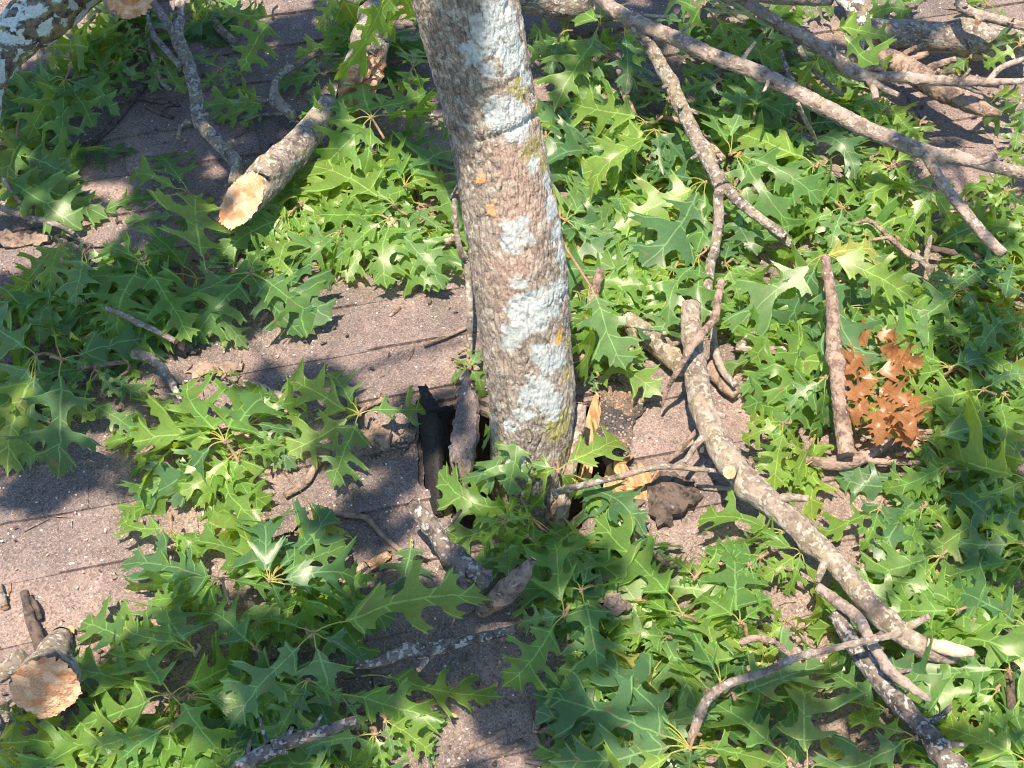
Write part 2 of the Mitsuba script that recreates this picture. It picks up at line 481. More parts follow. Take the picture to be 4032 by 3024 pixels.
def limb(name, label, cat, rows, bark='grey', cut0=None, cut1=None, sides=None, amp=0.13, knots=2, group=None, stubs=(), twigs=(), dome=0.0, broken=0.0, fixed=None):
    """A limb with its bark, its cut faces, stubs and side twigs as parts; one mesh if it has nothing but bark."""
    path0 = pixel_path(rows) if fixed is None else fixed
    rmean = path0[:, 3].mean()
    path = smooth_path(path0, max(0.004, rmean * 0.35))
    path[:, 3] = np.maximum(path[:, 3], 0.0012)
    sides = sides or int(np.clip(10 + rmean * 600, 10, 40))
    seed = len(scene) % 9973
    ends = [None, None]
    for e, cu in ((0, cut0), (1, cut1)):
        if cu is not None and not isinstance(cu, str):
            ends[e] = cu
    v, f, r0, r1 = tube(path, sides, amp, seed=seed, cut=ends, knots=knots)
    tdir = [path[0, :3] - path[2, :3], path[-1, :3] - path[-3, :3]]
    parts = [(r, cu, d) for r, cu, d in ((r0, cut0, tdir[0]), (r1, cut1, tdir[1])) if cu is not None]
    v, f = capped(v, f, sides, 0.5 if parts else 0.0)
    if not parts and not stubs and not twigs and not (cat == 'branch' and rmean > .012):
        key = numbered(name)
        scene[key] = mikit.ply((world(v), f), f'{bark}_bark', smooth=True)
        labels[key] = {'label': label, 'category': cat, **({'group': group} if group else {})}
        return key
    key = thing(name, label, cat, group)
    put(f'{key}__bark', v, f, f'{bark}_bark')
    for r, cu, d in parts:
        out = d if isinstance(cu, str) else np.asarray(cu, float)
        if out @ d < 0:
            out = -out
        fv, ff, uv = face_disc(r, out, seed, 0.035, dome, broken if not isinstance(cu, str) or cu != 'saw' else 0)
        put(f'{key}__cut_face', fv, ff, 'cut_wood', True, uv)
    for st in stubs:
        sp = smooth_path(pixel_path(st), 0.004)
        sv, sf, _, s1 = tube(sp, 12, 0.12, seed=seed + 3)
        put(f'{key}__stub', *capped(sv, sf, 12), f'{bark}_bark')
        fv, ff, uv = face_disc(s1, sp[-1, :3] - sp[-3, :3], seed, 0.05)
        put(f'{key}__stub__cut_face', fv, ff, 'cut_wood', True, uv)
    if cat == 'branch' and rmean > .012:                    # snapped side shoots
        rs = np.random.default_rng(seed + 11)
        for q in range(int(rs.integers(3, 7))):
            k = int(rs.uniform(.12, .88) * len(path))
            ahead = unit_(path[min(k + 2, len(path) - 1), :3] - path[k, :3])
            side = unit_(np.cross(ahead, rs.normal(0, 1, 3)))
            side[2] = abs(side[2])
            r_ = path[k, 3]
            L = r_ * rs.uniform(1.7, 4.0)
            d = unit_(side + ahead * rs.uniform(.2, .9))
            rr_ = r_ * rs.uniform(.22, .36)
            pts = [[*path[k, :3], rr_ * 1.5], [*(path[k, :3] + d * L * .5), rr_ * 1.1], [*(path[k, :3] + d * L + rs.normal(0, .1, 3) * L), rr_ * .8]]
            sv, sf, _, _ = tube(smooth_path(pts, .004), 9, .14, seed=seed + q)
            put(f'{key}__side_shoot', *capped(sv, sf, 9), f'{bark}_bark')
    for tw in twigs:
        sp = smooth_path(pixel_path(tw), 0.006)
        sv, sf, _, _ = tube(sp, 9, 0.10, seed=seed + 4)
        put(f'{key}__side_twig', *capped(sv, sf, 9), f'{bark}_bark')
    return key


def P(c, r, text, h=0.03, h1=None):
    """'x,y,rad x,y,rad ...' in one tile -> rows; the height runs from h to h1; 'x,y,rad,h' sets it."""
    toks = [t.split(',') for t in text.split()]
    rows = []
    for i, t in enumerate(toks):
        hh = float(t[3]) if len(t) > 3 else (h if h1 is None else h + (h1 - h) * i / max(1, len(toks) - 1))
        rows.append((c, r, float(t[0]), float(t[1]), hh, float(t[2])))
    return rows


MARKS = [('corner log', 80, 90), ('slanting sawn log', 600, 380), ('mottled branch', 430, 200), ('mottled branch', 480, 320), ('oak trunk', 1000, 150), ('oak trunk', 1080, 400), ('oak trunk', 1130, 700), ('forked grey branch', 1450, 220), ('forked grey branch', 1550, 400),
         ('speckled branch', 1480, 70), ('speckled branch', 1700, 170), ('speckled branch', 1900, 270), ('speckled branch', 2100, 340), ('brown spurred branch', 1730, 60), ('brown spurred branch', 1880, 165), ('horizontal log', 2050, 75), ('mossy splintered stick', 2000, 180),
         ('upright reddish stick', 1790, 600), ('upright reddish stick', 1820, 850), ('dead brown leaves', 1890, 830), ('long speckled branch', 1490, 800), ('long speckled branch', 1580, 980), ('long speckled branch', 1700, 1110), ('long speckled branch', 1850, 1270),
         ('crosswise dark stick', 1870, 970), ('bent crossing stick', 1560, 1480), ('bent crossing stick', 1800, 1400), ('dark straight branch', 1900, 1480), ('round sawn log end', 110, 1480), ('lichened bottom stick', 640, 1590), ('crooked scabbed stick', 980, 1390),
         ('stout broken stub', 1110, 1260), ('straight grey stick', 300, 690), ('bent grey stick', 350, 790), ('pinkish bark flake', 460, 790), ('black folded shingle', 940, 980), ('splintered board', 1350, 1030), ('forked left twig', 60, 465), ('dark upright branch', 2180, 1400),
         ('crooked grey twig', 2000, 580), ('twin lichened wood', 1400, 720), ('knobby shaded twig', 1350, 190), ('lone flat leaf', 895, 1230), ('hanging thin twig', 1000, 560), ('reddish lower stick', 1830, 1330), ('sawn end at top', 470, 20), ('angled grey stick', 620, 200)]
TAKEN = set()


def whereabouts(what, x, y):
    near = sorted(MARKS, key=lambda m: math.hypot(m[1] - x, m[2] - y))
    said = []
    for m in near:
        dx, dy = x - m[1], y - m[2]
        d = ('right of' if dx > 0 else 'left of') if abs(dx) > abs(dy) else ('below' if dy > 0 else 'above')
        if m[0] not in [q[1] for q in said]:
            said.append((d, m[0]))
        if len(said) == 7:
            break
    for i, j in ((0, 1), (0, 2), (1, 2), (0, 3), (1, 3), (2, 3), (0, 4), (1, 4), (0, 5), (2, 4), (0, 6)):
        t = f'{said[i][0]} the {said[i][1]} and {said[j][0]} the {said[j][1]}'
        if (what, t) not in TAKEN and len((what + ' ' + t).split()) <= 16:
            TAKEN.add((what, t))
            return f'{what} {t}'
    return None


# ------------------------------------------------------------------ the trunk
TRUNK_PX = [(0, 1005, 115), (140, 1038, 108), (260, 1064, 101), (330, 1080, 100), (450, 1100, 102), (600, 1122, 103), (750, 1138, 97), (850, 1148, 95), (950, 1146, 88), (1040, 1142, 82)]
BASE = at(dp(1144, 1050), -0.03)
KV = UPV[1] / UPV[2]


def on_axis(px, py):
    q = at(dp(px, py), 0.0)
    d = q - CAM
    t = (KV * (CAM[2] - BASE[2]) - (CAM[1] - BASE[1])) / (d[1] - KV * d[2])
    return CAM + t * d


ax = [(*on_axis(cx, y), r * PW / 2212 * mpp(on_axis(cx, y))) for y, cx, r in TRUNK_PX][::-1]
ax = np.array(ax)
down = (ax[0, :3] - ax[2, :3]) / np.linalg.norm(ax[0, :3] - ax[2, :3])
upd = (ax[-1, :3] - ax[-3, :3]) / np.linalg.norm(ax[-1, :3] - ax[-3, :3])
ax = np.vstack([[*(ax[0, :3] + down * 0.3), ax[0, 3] * 0.8], ax, *[[*(ax[-1, :3] + upd * s + np.array([-0.05, -0.10, 0]) * s * s), ax[-1, 3] * (1 - 0.08 * s)] for s in (0.4, 0.9, 1.5, 2.2)]])
tp = smooth_path(ax, 0.0045)
tt, tn, tb = frames(tp[:, :3])
TS = 300
ang = np.arange(TS) / TS * 2 * np.pi
tdirs = tn[:, None] * np.cos(ang)[None, :, None] + tb[:, None] * np.sin(ang)[None, :, None]
tv = tp[:, None, :3] + tdirs * tp[:, None, 3:4]
arc = np.concatenate([[0], np.cumsum(np.linalg.norm(np.diff(tp[:, :3], axis=0), axis=1))])
R0 = 0.1
q3 = np.stack([np.broadcast_to(np.cos(ang)[None] * R0, tv.shape[:2]), np.broadcast_to(np.sin(ang)[None] * R0, tv.shape[:2]), np.broadcast_to(arc[:, None], tv.shape[:2])], -1)
warp = (meshkit.fbm(q3 * 14, 2, 3)[..., None] - 0.5) * np.array([0.03, 0.03, 0.0])
q3w = q3 + warp
ridge = np.abs(meshkit.noise(q3w * [75, 75, 11], 1) - 0.5) * 2
ridge2 = np.abs(meshkit.noise(q3w * [150, 150, 30], 2) - 0.5) * 2
plate = meshkit.fbm(q3 * [60, 60, 45], 3, 4)
lump = meshkit.fbm(q3 * [9, 9, 5], 2, 8) - 0.5
ridge3 = np.abs(meshkit.noise(q3w * [290, 290, 60], 12) - 0.5) * 2
crisp = np.clip(1 - ridge / 0.16, 0, 1) ** 0.7 * np.clip(meshkit.fbm(q3 * 20, 2, 21) * 2.4 - 0.5, 0, 1)
disp = -0.0040 * crisp - 0.0022 * np.clip(1 - ridge2 / 0.25, 0, 1) - 0.0012 * np.clip(1 - ridge3 / 0.3, 0, 1) + 0.0035 * (plate - 0.5) + 0.008 * lump
for s_mark, depth in ((on_axis(1064, 262), 0.0045), (on_axis(1045, 160), 0.0025)):
    k = int(np.argmin(np.linalg.norm(tp[:, :3] - s_mark, axis=1)))
    wav = 0.012 * (meshkit.noise(q3 * [12, 12, 0], 9) - 0.5)
    disp -= depth * np.exp(-((arc[:, None] - arc[k] + wav) / 0.006) ** 2)
    disp += depth * 0.5 * np.exp(-((arc[:, None] - arc[k] - 0.018 + wav) / 0.014) ** 2)
tv = (tv + tdirs * disp[..., None])
ii, jj = np.meshgrid(np.arange(len(tp) - 1), np.arange(TS), indexing='ij')
qd = np.stack([ii * TS + jj, ii * TS + (jj + 1) % TS, (ii + 1) * TS + (jj + 1) % TS, (ii + 1) * TS + jj], -1).reshape(-1, 4)


def on_trunk(px, py):
    a = on_axis(*[np.interp(py, [t[0] for t in TRUNK_PX], [t[1] for t in TRUNK_PX]), py])
    r = np.interp(py, [t[0] for t in TRUNK_PX], [t[2] for t in TRUNK_PX]) * PW / 2212 * mpp(a)
    dx = np.clip((px - np.interp(py, [t[0] for t in TRUNK_PX], [t[1] for t in TRUNK_PX])) * PW / 2212 * mpp(a), -r, r)
    d = CAM - a
    d[0] = 0
    d = d - (d @ UPV) * UPV
    d /= np.linalg.norm(d)
    return a + np.array([dx, 0, 0]) + d * math.sqrt(max(r * r - dx * dx, 0)), d


LICHEN = [(1075, 25, 58), (1112, 100, 40), (1132, 50, 30), (1020, 75, 22), (1090, 212, 42), (1118, 243, 34), (1140, 160, 20), (1182, 375, 18), (1152, 335, 16), (1192, 430, 30), (1112, 468, 36), (1200, 480, 25),
          (1128, 560, 20), (1152, 622, 56), (1200, 600, 36), (1112, 660, 26), (1196, 735, 38), (1160, 715, 26), (1100, 690, 18), (1150, 800, 40), (1186, 832, 28), (1130, 845, 20), (1095, 870, 16), (1105, 962, 26), (1210, 540, 20), (1060, 120, 16)]
ALGAE = [(1155, 300, 26), (1166, 235, 24), (1220, 720, 22), (1205, 880, 36), (1125, 165, 30), (1175, 340, 16), (1226, 780, 18)]
ORANGE = [(1213, 418, 9), (1207, 700, 11), (1190, 690, 8), (1166, 222, 7)]


def spots(lst):
    return [(*on_trunk(x, y)[0].tolist(), r * PW / 2212 * mpp(on_trunk(x, y)[0])) for x, y, r in lst]


REDDISH = [(1120, 330, 46), (1130, 420, 56), (1105, 530, 56), (1095, 600, 40), (1090, 300, 30)]
L1, L2, L3, L4 = spots(LICHEN), spots(ALGAE), spots(ORANGE), spots(REDDISH)


TAX = [float(v) for v in (ax[-6, :3] - ax[1, :3]) / np.linalg.norm(ax[-6, :3] - ax[1, :3])]


def trunk_color(p, n, uv):
    x, y, z = loc(p)
    s = x * TAX[0] + y * TAX[1] + z * TAX[2]
    u, v, w = x - s * TAX[0], y - s * TAX[1], z - s * TAX[2]
    b = noise(x * 250, y * 250, z * 250)
    a = fbm(x * 60, y * 60, z * 30)
    fine = noise(u * 420 + s * 60, v * 420, w * 420 + s * 60)
    lines = dr.abs(noise(u * 190 + 3, v * 190, w * 190 + s * 42) - 0.5) * 2
    long = dr.abs(noise(u * 80 + 9, v * 80, w * 80 + s * 13) - 0.5) * 2
    c = mix(C(0.125, 0.102, 0.086), C(0.26, 0.225, 0.19), smoothstep(0.25, 0.65, 0.5 * a + 0.25 * b + 0.25 * fine))
    c = mix(c, C(0.31, 0.255, 0.22), smoothstep(0.46, 0.60, fbm(x * 14, y * 14, s * 7 + 3)) * 0.65)
    c = mix(c, C(0.40, 0.385, 0.33), smoothstep(0.54, 0.64, fbm(x * 75, y * 75 + 2, z * 75)) * 0.65)
    c = c * (1 - 0.42 * (1 - smoothstep(0.03, 0.22, lines))) * (1 - 0.30 * (1 - smoothstep(0.02, 0.12, long)))
    c = c * (0.72 + 0.56 * noise(x * 420, y * 420, z * 420))
    wob = (fbm(x * 45, y * 45, z * 45) - 0.5) * 0.045 + (noise(x * 190, y * 190, z * 190) - 0.5) * 0.012

    def cover(lst, soft):
        m = mi.Float(0)
        for sx, sy, sz, r in lst:
            d = dr.sqrt(dr.square(x - sx) + dr.square(y - sy) + dr.square(z - sz))
            m = dr.maximum(m, smoothstep(-soft, soft, r * 1.08 + wob - d))
        return m
    c = mix(c, C(0.42, 0.27, 0.215) * (0.6 + 0.7 * fine), cover(L4, 0.03) * 0.38)
    c = mix(c, C(0.27, 0.25, 0.085) * (0.7 + 0.6 * b), cover(L2, 0.012) * 0.75)
    crust = cover(L1, 0.005) * (1 - 0.55 * smoothstep(0.56, 0.66, 0.6 * noise(x * 130, y * 130, z * 130) + 0.4 * b))
    c = mix(c, mix(C(0.30, 0.35, 0.365), C(0.46, 0.51, 0.52), b) * (0.8 + 0.35 * a), crust * 0.92)
    return mix(c, C(0.55, 0.33, 0.04), cover(L3, 0.002) * 0.85)


scene['trunk_bark'] = dict(type='twosided', bsdf=dict(type='bumpmap', arbitrary=proc(bark_height, 8e-4), scale=0.0035, bsdf=dict(type='principled', base_color=proc(trunk_color), roughness=0.88, specular=0.25)))
TRUNK = thing('oak_tree', 'thick lichen-patched oak trunk standing upright through a hole in the shingle roof', 'tree trunk')
put(f'{TRUNK}__bark', tv.reshape(-1, 3), np.vstack([qd[:, [0, 1, 2]], qd[:, [0, 2, 3]]]), 'trunk_bark')
for (sx, sy, sw) in ((1038, 347, 15), (1058, 413, 17), (1068, 390, 5)):
    q, nn = on_trunk(sx, sy)
    ring = np.stack([q + nn * 0.004 + (np.array([math.cos(t), 0, 0]) * sw * 0.55e-3 + UPV * math.sin(t) * sw * 0.8e-3) * rng.uniform(.45, 1.35) for t in np.arange(14) / 14 * 2 * math.pi])
    fv, ff, uv = face_disc(ring, nn, sx, 0.30, 0.1, 0.5)
    key = put(f'{TRUNK}__torn_scar', fv, ff, 'torn_wood', True, uv)
    labels[key] = {'label': 'small orange scar of torn wood on the bark'}

# ------------------------------------------------------------------ logs, branches and sticks
limb('log', 'thick log crusted with pale blue lichen crossing the top left corner', 'log',
     P(0, 0, '700,-190,150,.34 480,-60,150,.33 330,75,155,.32 150,190,150,.30 10,320,145,.28 -70,480,130,.26 -110,700,110,.22 -130,1000,100,.18'), 'lichen', amp=0.16, knots=4,
     twigs=[P(0, 0, '170,30,12,.44 90,10,13,.46 20,100,13,.47 -20,150,12,.47')])
q = at(zp(0, 0, 830, 20), 0.35)
limb('log', 'log end with pale sawn face hanging in at the top left edge', 'log', P(0, 0, '740,-420,150,.20 790,-200,155,.36 835,-45,160,.48'), 'grey', cut1=to_camera(q, -0.25), broken=0.25)
q = at(zp(0, 0, 1580, 1310), 0.1)
limb('log', 'slanting log with oblique orange sawn face, left of the trunk', 'log',
     [*P(0, 0, '1585,1305,118,0.170 1790,1120,118,0.150'), *P(1, 0, '180,1060,112,0.140 300,940,100,0.130 420,800,90,0.120 500,690,85,0.110')], 'grey', cut0=np.array([-0.02, -0.5, 0.85]), amp=0.10, broken=0.12)
limb('log', 'grey lichened log with broken reddish end behind the leaves left of the trunk', 'log', P(1, 0, '800,60,110,0.150 770,250,115,0.140 730,420,125,0.130 690,570,115,0.110'), 'grey', cut1=np.array([0.7, -0.8, 0.5]), broken=0.45)
limb('branch', 'mottled grey branch bending down beside the slanting sawn log', 'branch', P(0, 0, '1165,-120,30 1172,20,32 1165,140,38 1160,250,44 1235,430,44 1280,620,45 1300,780,46 1385,890,44 1490,1000,46 1550,1080,44 1530,1190,40', 0.090), 'grey', knots=5,
     stubs=[P(0, 0, '1250,790,24,0.090 1190,820,18,0.080 1165,900,15,0.070')], twigs=[P(0, 0, '1180,300,26,0.090 1110,180,28,0.100 1010,30,26,0.110 960,-60,22,0.110'), P(0, 0, '1185,440,20,0.090 1060,300,20,0.090 985,190,18,0.090 970,60,16,0.100')])
limb('stick', 'thin grey stick standing left of the mottled branch, near the top', 'stick', P(0, 0, '962,240,15 1010,400,17 1055,530,16 1115,590,14', .05), 'grey')
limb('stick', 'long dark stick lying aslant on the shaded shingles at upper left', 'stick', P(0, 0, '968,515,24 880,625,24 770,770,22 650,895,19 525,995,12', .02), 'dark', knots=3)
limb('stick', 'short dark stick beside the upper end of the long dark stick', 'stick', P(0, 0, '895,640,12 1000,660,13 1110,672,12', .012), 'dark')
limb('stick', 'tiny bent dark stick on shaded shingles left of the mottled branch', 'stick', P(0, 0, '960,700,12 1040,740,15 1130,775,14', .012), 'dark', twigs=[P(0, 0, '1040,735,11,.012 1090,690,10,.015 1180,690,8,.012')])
limb('stick', 'thin forked twig crossing the left edge below the leafy pile', 'stick', P(0, 0, '-60,1330,18 80,1385,22 240,1432,20 400,1478,17 490,1530,15', .06), 'grey', twigs=[P(0, 0, '80,1388,12,.06 200,1300,11,.06 315,1255,9,.05'), P(0, 0, '-20,1060,11,.08 60,1230,13,.08 140,1330,13,.07'), P(0, 0, '490,1530,13,.05 560,1590,10,.03 720,1612,7,.015')])
limb('stick', 'brown twig standing up among leaves under the lichened corner log', 'stick', P(0, 0, '470,270,11,.05 540,190,12,.08 620,100,10,.12'), 'dead')
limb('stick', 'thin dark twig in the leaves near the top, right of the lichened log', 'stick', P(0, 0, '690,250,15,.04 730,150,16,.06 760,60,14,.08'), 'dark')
limb('stick', 'angled grey stick left of the hanging top leaves', 'stick', P(1, 0, '440,330,17,0.080 320,400,20,0.070 170,500,24,0.060 135,590,30,0.060 150,660,40,0.065 240,740,36,0.065 270,790,20,0.050'), 'grey', knots=3, twigs=[P(1, 0, '160,660,22,0.065 60,655,14,0.060 20,650,10,0.050'), P(1, 0, '320,400,9,0.070 430,360,8,0.070 560,355,6,0.060'), P(1, 0, '190,745,12,0.060 60,750,10,0.050 -60,790,8,0.045')])
limb('stick', 'grey curved stick lying under the dark leaves at the upper left', 'stick', P(0, 0, '1390,-20,22 1410,140,26 1460,215,30 1540,280,26 1600,340,16', .03), 'grey')
limb('stick', 'long thin twig hanging straight down along the left side of the trunk', 'stick', [*P(1, 0, '1345,1230,18,.30 1312,1320,20,.27 1318,1460,20,.23 1350,1650,21,.17'), *P(1, 1, '1390,150,22,.13 1410,420,22,.08 1408,720,20,.04 1402,850,14,.03')], 'grey', twigs=[P(1, 1, '1406,700,14,.04 1360,712,14,.04 1335,735,12,.03'), P(1, 0, '1345,1250,14,.29 1290,1300,12,.27 1330,1210,10,.33')])
limb('stick', 'brown stick leaning out of the leaves against the left of the trunk', 'stick', P(1, 1, '1300,-20,24,.07 1230,30,28,.05 1145,95,30,.03'), 'dead', cut1='saw')
limb('stick', 'short pale-tipped stick on sunny shingles under the bright leaves', 'stick', P(1, 1, '1190,225,22 1110,268,22 1025,310,20', .012), 'dead', cut1='saw')
limb('stick', 'thin straw-like twig lying on the shingle edge left of the trunk', 'stick', P(1, 1, '1400,560,9 1260,620,11 1110,678,11', .02), 'dead')
limb('stick', 'small pinkish stick lying left of the thin hanging twig', 'stick', P(1, 1, '955,430,13 920,460,17 885,490,15', .012), 'dead')
limb('stick', 'grey bent stick lying above the left flap of the hole', 'stick', P(1, 1, '870,1030,15 810,1050,18 740,1080,16 690,1120,16 640,1160,12', .02), 'dead')
limb('stick', 'brown curved stick on sunlit shingles below the small leafy cluster', 'stick', P(1, 1, '495,1370,22 400,1475,24 340,1575,24 200,1662,24', .02), 'dead')
limb('stick', 'straight grey stick lying over leaves at the middle left', 'stick', P(0, 1, '695,435,15,0.110 800,480,18,0.110 900,530,20,0.100 1000,575,20,0.090 1150,655,19,0.080'), 'grey', knots=2, cut1='saw')
limb('stick', 'bent grey stick lying below the straight one at the middle left', 'stick', P(0, 1, '865,735,32 960,755,34 1050,815,30 1105,900,24 1150,980,20 1185,1035,14', 0.070), 'grey')
limb('stick', 'brown broken stick with pale split tip on the sunlit shingles', 'stick', [*P(0, 1, '1570,910,32,.02 1660,945,36,.02 1790,1000,34,.02'), *P(1, 1, '100,1000,32,.02 240,1045,32,.02 335,1085,14,.015')], 'pink', cut0='saw')
limb('twig', 'pinkish bare twig among the leaves at the left', 'twig', P(0, 1, '530,825,11 610,815,17 700,800,18 830,788,12', .05), 'dead', twigs=[P(0, 1, '650,810,10,.05 640,860,9,.05 600,910,8,.04'), P(0, 1, '850,800,9,.04 830,850,10,.03 780,880,9,.03')])
# lower left
q = at(zp(0, 2, 300, 1130), 0.14)
limb('stump', 'sawn log end with round ragged orange face at the lower left', 'log', P(0, 2, '305,1128,216,.18 316,1072,190,.12 330,1015,150,.06 360,900,110,.035 410,790,70,.015'), 'grey', cut0=np.array([0.10, -0.85, 0.33]), broken=0.12, amp=0.12,
     twigs=[P(0, 2, '150,930,60,0.120 60,1010,60,0.100 -20,1070,50,0.090')])
limb('stick', 'dark forked twig standing behind the lower left sawn log end', 'stick', P(0, 2, '160,510,28 190,660,32 230,760,40 275,890,44', .03), 'dark', knots=5, amp=0.16, twigs=[P(0, 2, '200,540,12,.03 235,610,22,.03 265,690,18,.02')])
limb('stick', 'short stick with pale cut tip at the lower left edge', 'stick', P(0, 2, '-20,450,20 8,530,24 30,610,24', .02), 'grey', cut1='saw')
limb('stick', 'pale brown twig under the leaves right of the lower left log end', 'stick', P(0, 2, '800,1340,22 900,1325,26 1050,1335,24 1230,1335,20', .03), 'dead', knots=3)
limb('stick', 'grey stick poking through leaves near the bottom left edge', 'stick', P(0, 2, '590,1680,34 640,1590,34 700,1470,26', .04), 'grey')
limb('branch', 'lichened stick with bare reddish tip at the bottom edge', 'branch', [*P(0, 2, '1500,1720,56,0.140 1640,1610,55,0.140 1790,1530,52,0.140'), *P(1, 2, '120,1530,52,0.140 300,1465,46,0.140 430,1430,40,0.140 560,1385,36,0.130 670,1350,32,0.130')], 'shaded', knots=3, cut1='saw')
limb('branch', 'crooked lichen-scabbed stick with white tip at the lower middle', 'branch', P(1, 2, '665,985,28 780,975,32 900,935,38 1000,895,42 1100,905,44 1200,880,42 1300,845,38 1430,820,36 1560,790,34 1710,755,30', 0.110), 'shaded', amp=0.22, knots=5, cut1='saw', stubs=[P(1, 2, '1150,900,26,0.110 1120,960,22,0.120 1078,1015,18,0.130')])
limb('branch', 'dark grey limb leaning into the hole below the torn shingles', 'branch', P(1, 2, '1020,-70,40,0.150 1085,0,52,0.140 1180,100,58,0.130 1250,220,62,0.120 1390,345,66,0.110 1530,460,60,0.080'), 'shaded', knots=4, cut0='saw')
limb('stump', 'stout broken stub tapering to a pale tip below the trunk', 'stump', P(1, 2, '1480,650,44,.04 1550,585,60,.07 1640,510,74,.10 1715,440,70,.13 1775,360,46,.15 1822,292,24,.165'), 'dead', cut1='saw', amp=0.13, knots=3)
limb('stick', 'split stick with orange broken wood lying left of the single leaf', 'stick', P(1, 2, '585,440,34 680,385,44 740,345,46 790,315,32', .03), 'dead', cut1=np.array([0.5, -0.3, 0.9]), broken=0.4)
limb('stick', 'thin bent twig lying on the pinkish shingles left of the hole', 'stick', P(1, 2, '470,-10,14 620,8,17 740,30,20 830,130,17 970,250,18', .02), 'dead', knots=3)
limb('stick', 'thin pale twig at the foot of the stout broken stub', 'stick', P(1, 2, '1290,430,10 1370,500,12 1440,570,13', .03), 'dead')
limb('stick', 'thin dark twig below the crooked lichen-scabbed stick', 'stick', P(1, 2, '590,1070,14 720,1055,15 860,1050,12', .03), 'dark')
limb('stick', 'small grey stick lying on the shingles at the bottom, left one of a pair', 'stick', P(1, 2, '1400,1540,20 1520,1480,24 1645,1415,24', .015), 'dead')
limb('stick', 'small brown stick lying on the shingles at the bottom, right one of a pair', 'stick', P(1, 2, '1570,1565,22 1660,1525,26 1755,1480,20', .015), 'dead', cut0='saw')
limb('stick', 'short upright-lying grey stick at the bottom middle', 'stick', P(2, 2, '235,1190,26 215,1290,27 178,1415,22', .02), 'grey', cut1='saw')
limb('stick', 'brown split stick lying right of the short grey one, bottom middle', 'stick', P(2, 2, '205,1435,22 320,1375,26 455,1305,22', .02), 'dead')
limb('stick', 'pale stick half under leaves above the bottom middle sticks', 'stick', P(2, 2, '195,1125,26 360,1125,28 560,1150,24', .03), 'dead')
limb('stick', 'thin pinkish stick at the very bottom middle', 'stick', P(2, 2, '110,1612,16 250,1630,16 410,1645,15', .015), 'dead')
limb('stick', 'short cut stick with pale wood lying right of the stout stub', 'stick', P(2, 2, '500,318,30 580,292,34 660,272,36', .05), 'pink', cut1='saw', cut0='saw')
limb('stick', 'knobby dark twig right of the leaf cluster below the trunk', 'stick', P(2, 2, '555,472,28 640,420,26 720,375,24 800,345,22', .06), 'dead', amp=0.3, knots=6)
limb('stick', 'reddish twig by the sunny shingles right of the hole', 'stick', P(2, 2, '930,235,16 1000,300,18 1020,330,18', .03), 'dead')
limb('stick', 'short dark twig behind the big green leaf right of the hole', 'stick', P(2, 2, '835,130,16 830,190,18 830,245,18', .03), 'dead')
# right half
limb('stick', 'smooth brown stick standing in the hole against the right of the trunk', 'stick', [*P(2, 1, '468,1060,44,.13 455,1200,48,.10 420,1390,50,.06 385,1600,48,.02'), *P(2, 2, '355,-10,44,-.01 330,140,38,-.03')], 'pink', cut0='saw')
limb('stick', 'reddish broken stick upright among leaves just right of the trunk', 'stick', P(2, 1, '605,180,26,.10 565,330,34,.08 540,480,34,.06 520,590,26,.04'), 'dead', amp=0.2)
limb('branch', 'speckled branch descending from the top centre to the right edge', 'branch', [*P(2, 0, '520,-60,44,.30 690,60,47,.30 860,150,49,.30 1090,250,50,.30 1340,365,50,.30 1600,460,52,.29 1800,560,52,.28'), *P(3, 0, '400,640,55,.27 640,765,55,.26 880,880,54,.25 1180,990,49,.24 1450,1045,44,.23 1840,1140,42,.22')], 'pink', knots=9,
     stubs=[P(3, 0, '1480,1060,27,.23 1560,1050,25,.24 1640,1018,23,.25')], twigs=[P(3, 0, '1190,1010,39,.24 1280,1180,37,.22 1420,1360,39,.20 1540,1510,39,.18 1690,1665,37,.16'), P(3, 0, '350,680,15,.27 400,790,15,.20 440,860,14,.14 465,930,12,.08'), P(2, 0, '880,100,13,.31 960,105,13,.32 1045,108,11,.32')])
limb('branch', 'smooth grey branch curving down right of the trunk and forking', 'branch', P(2, 0, '820,170,30,0.290 900,260,42,0.270 990,410,46,0.250 1060,540,48,0.230 1150,740,48,0.210 1270,980,48,0.190 1350,1120,52,0.180 1400,1220,54,0.170'), 'grey', knots=4,
     twigs=[[*P(2, 0, '1400,1210,40,0.170 1480,1290,38,0.160 1610,1400,34,0.150 1800,1540,32,0.140'), *P(3, 0, '180,1500,30,0.130 320,1610,28,0.110')], [*P(2, 0, '1390,1210,30,0.170 1372,1300,34,0.160 1378,1420,34,0.150 1345,1660,32,0.130'), *P(2, 1, '1325,130,32,0.120 1310,270,32,0.110 1285,410,28,0.090')]])
limb('branch', 'brown branch with forked spurs crossing the upper right', 'branch', [*P(2, 0, '1440,-60,36,.24 1600,40,38,.24 1790,170,40,.24'), *P(3, 0, '330,215,42,.23 500,310,44,.23 680,450,46,.22 810,500,42,.22 1000,502,36,.22 1300,530,34,.21 1590,535,26,.20 1850,530,18,.20')], 'pink', knots=6,
     stubs=[P(3, 0, '800,500,30,.22 840,570,26,.21 860,650,22,.20'), P(3, 0, '830,530,24,.22 910,580,22,.21 1000,622,20,.20')], twigs=[P(3, 0, '1590,530,20,.20 1680,440,20,.21 1840,380,18,.22'), P(3, 0, '1370,540,18,.21 1450,570,18,.19 1540,605,15,.17'), P(3, 0, '760,480,20,.22 830,445,20,.24 915,452,14,.25')])
limb('log', 'horizontal grey-brown log lying at the top right', 'log', P(3, 0, '790,225,95 1100,235,100 1400,250,98 1860,290,96', .10), 'grey', amp=0.1, knots=3)
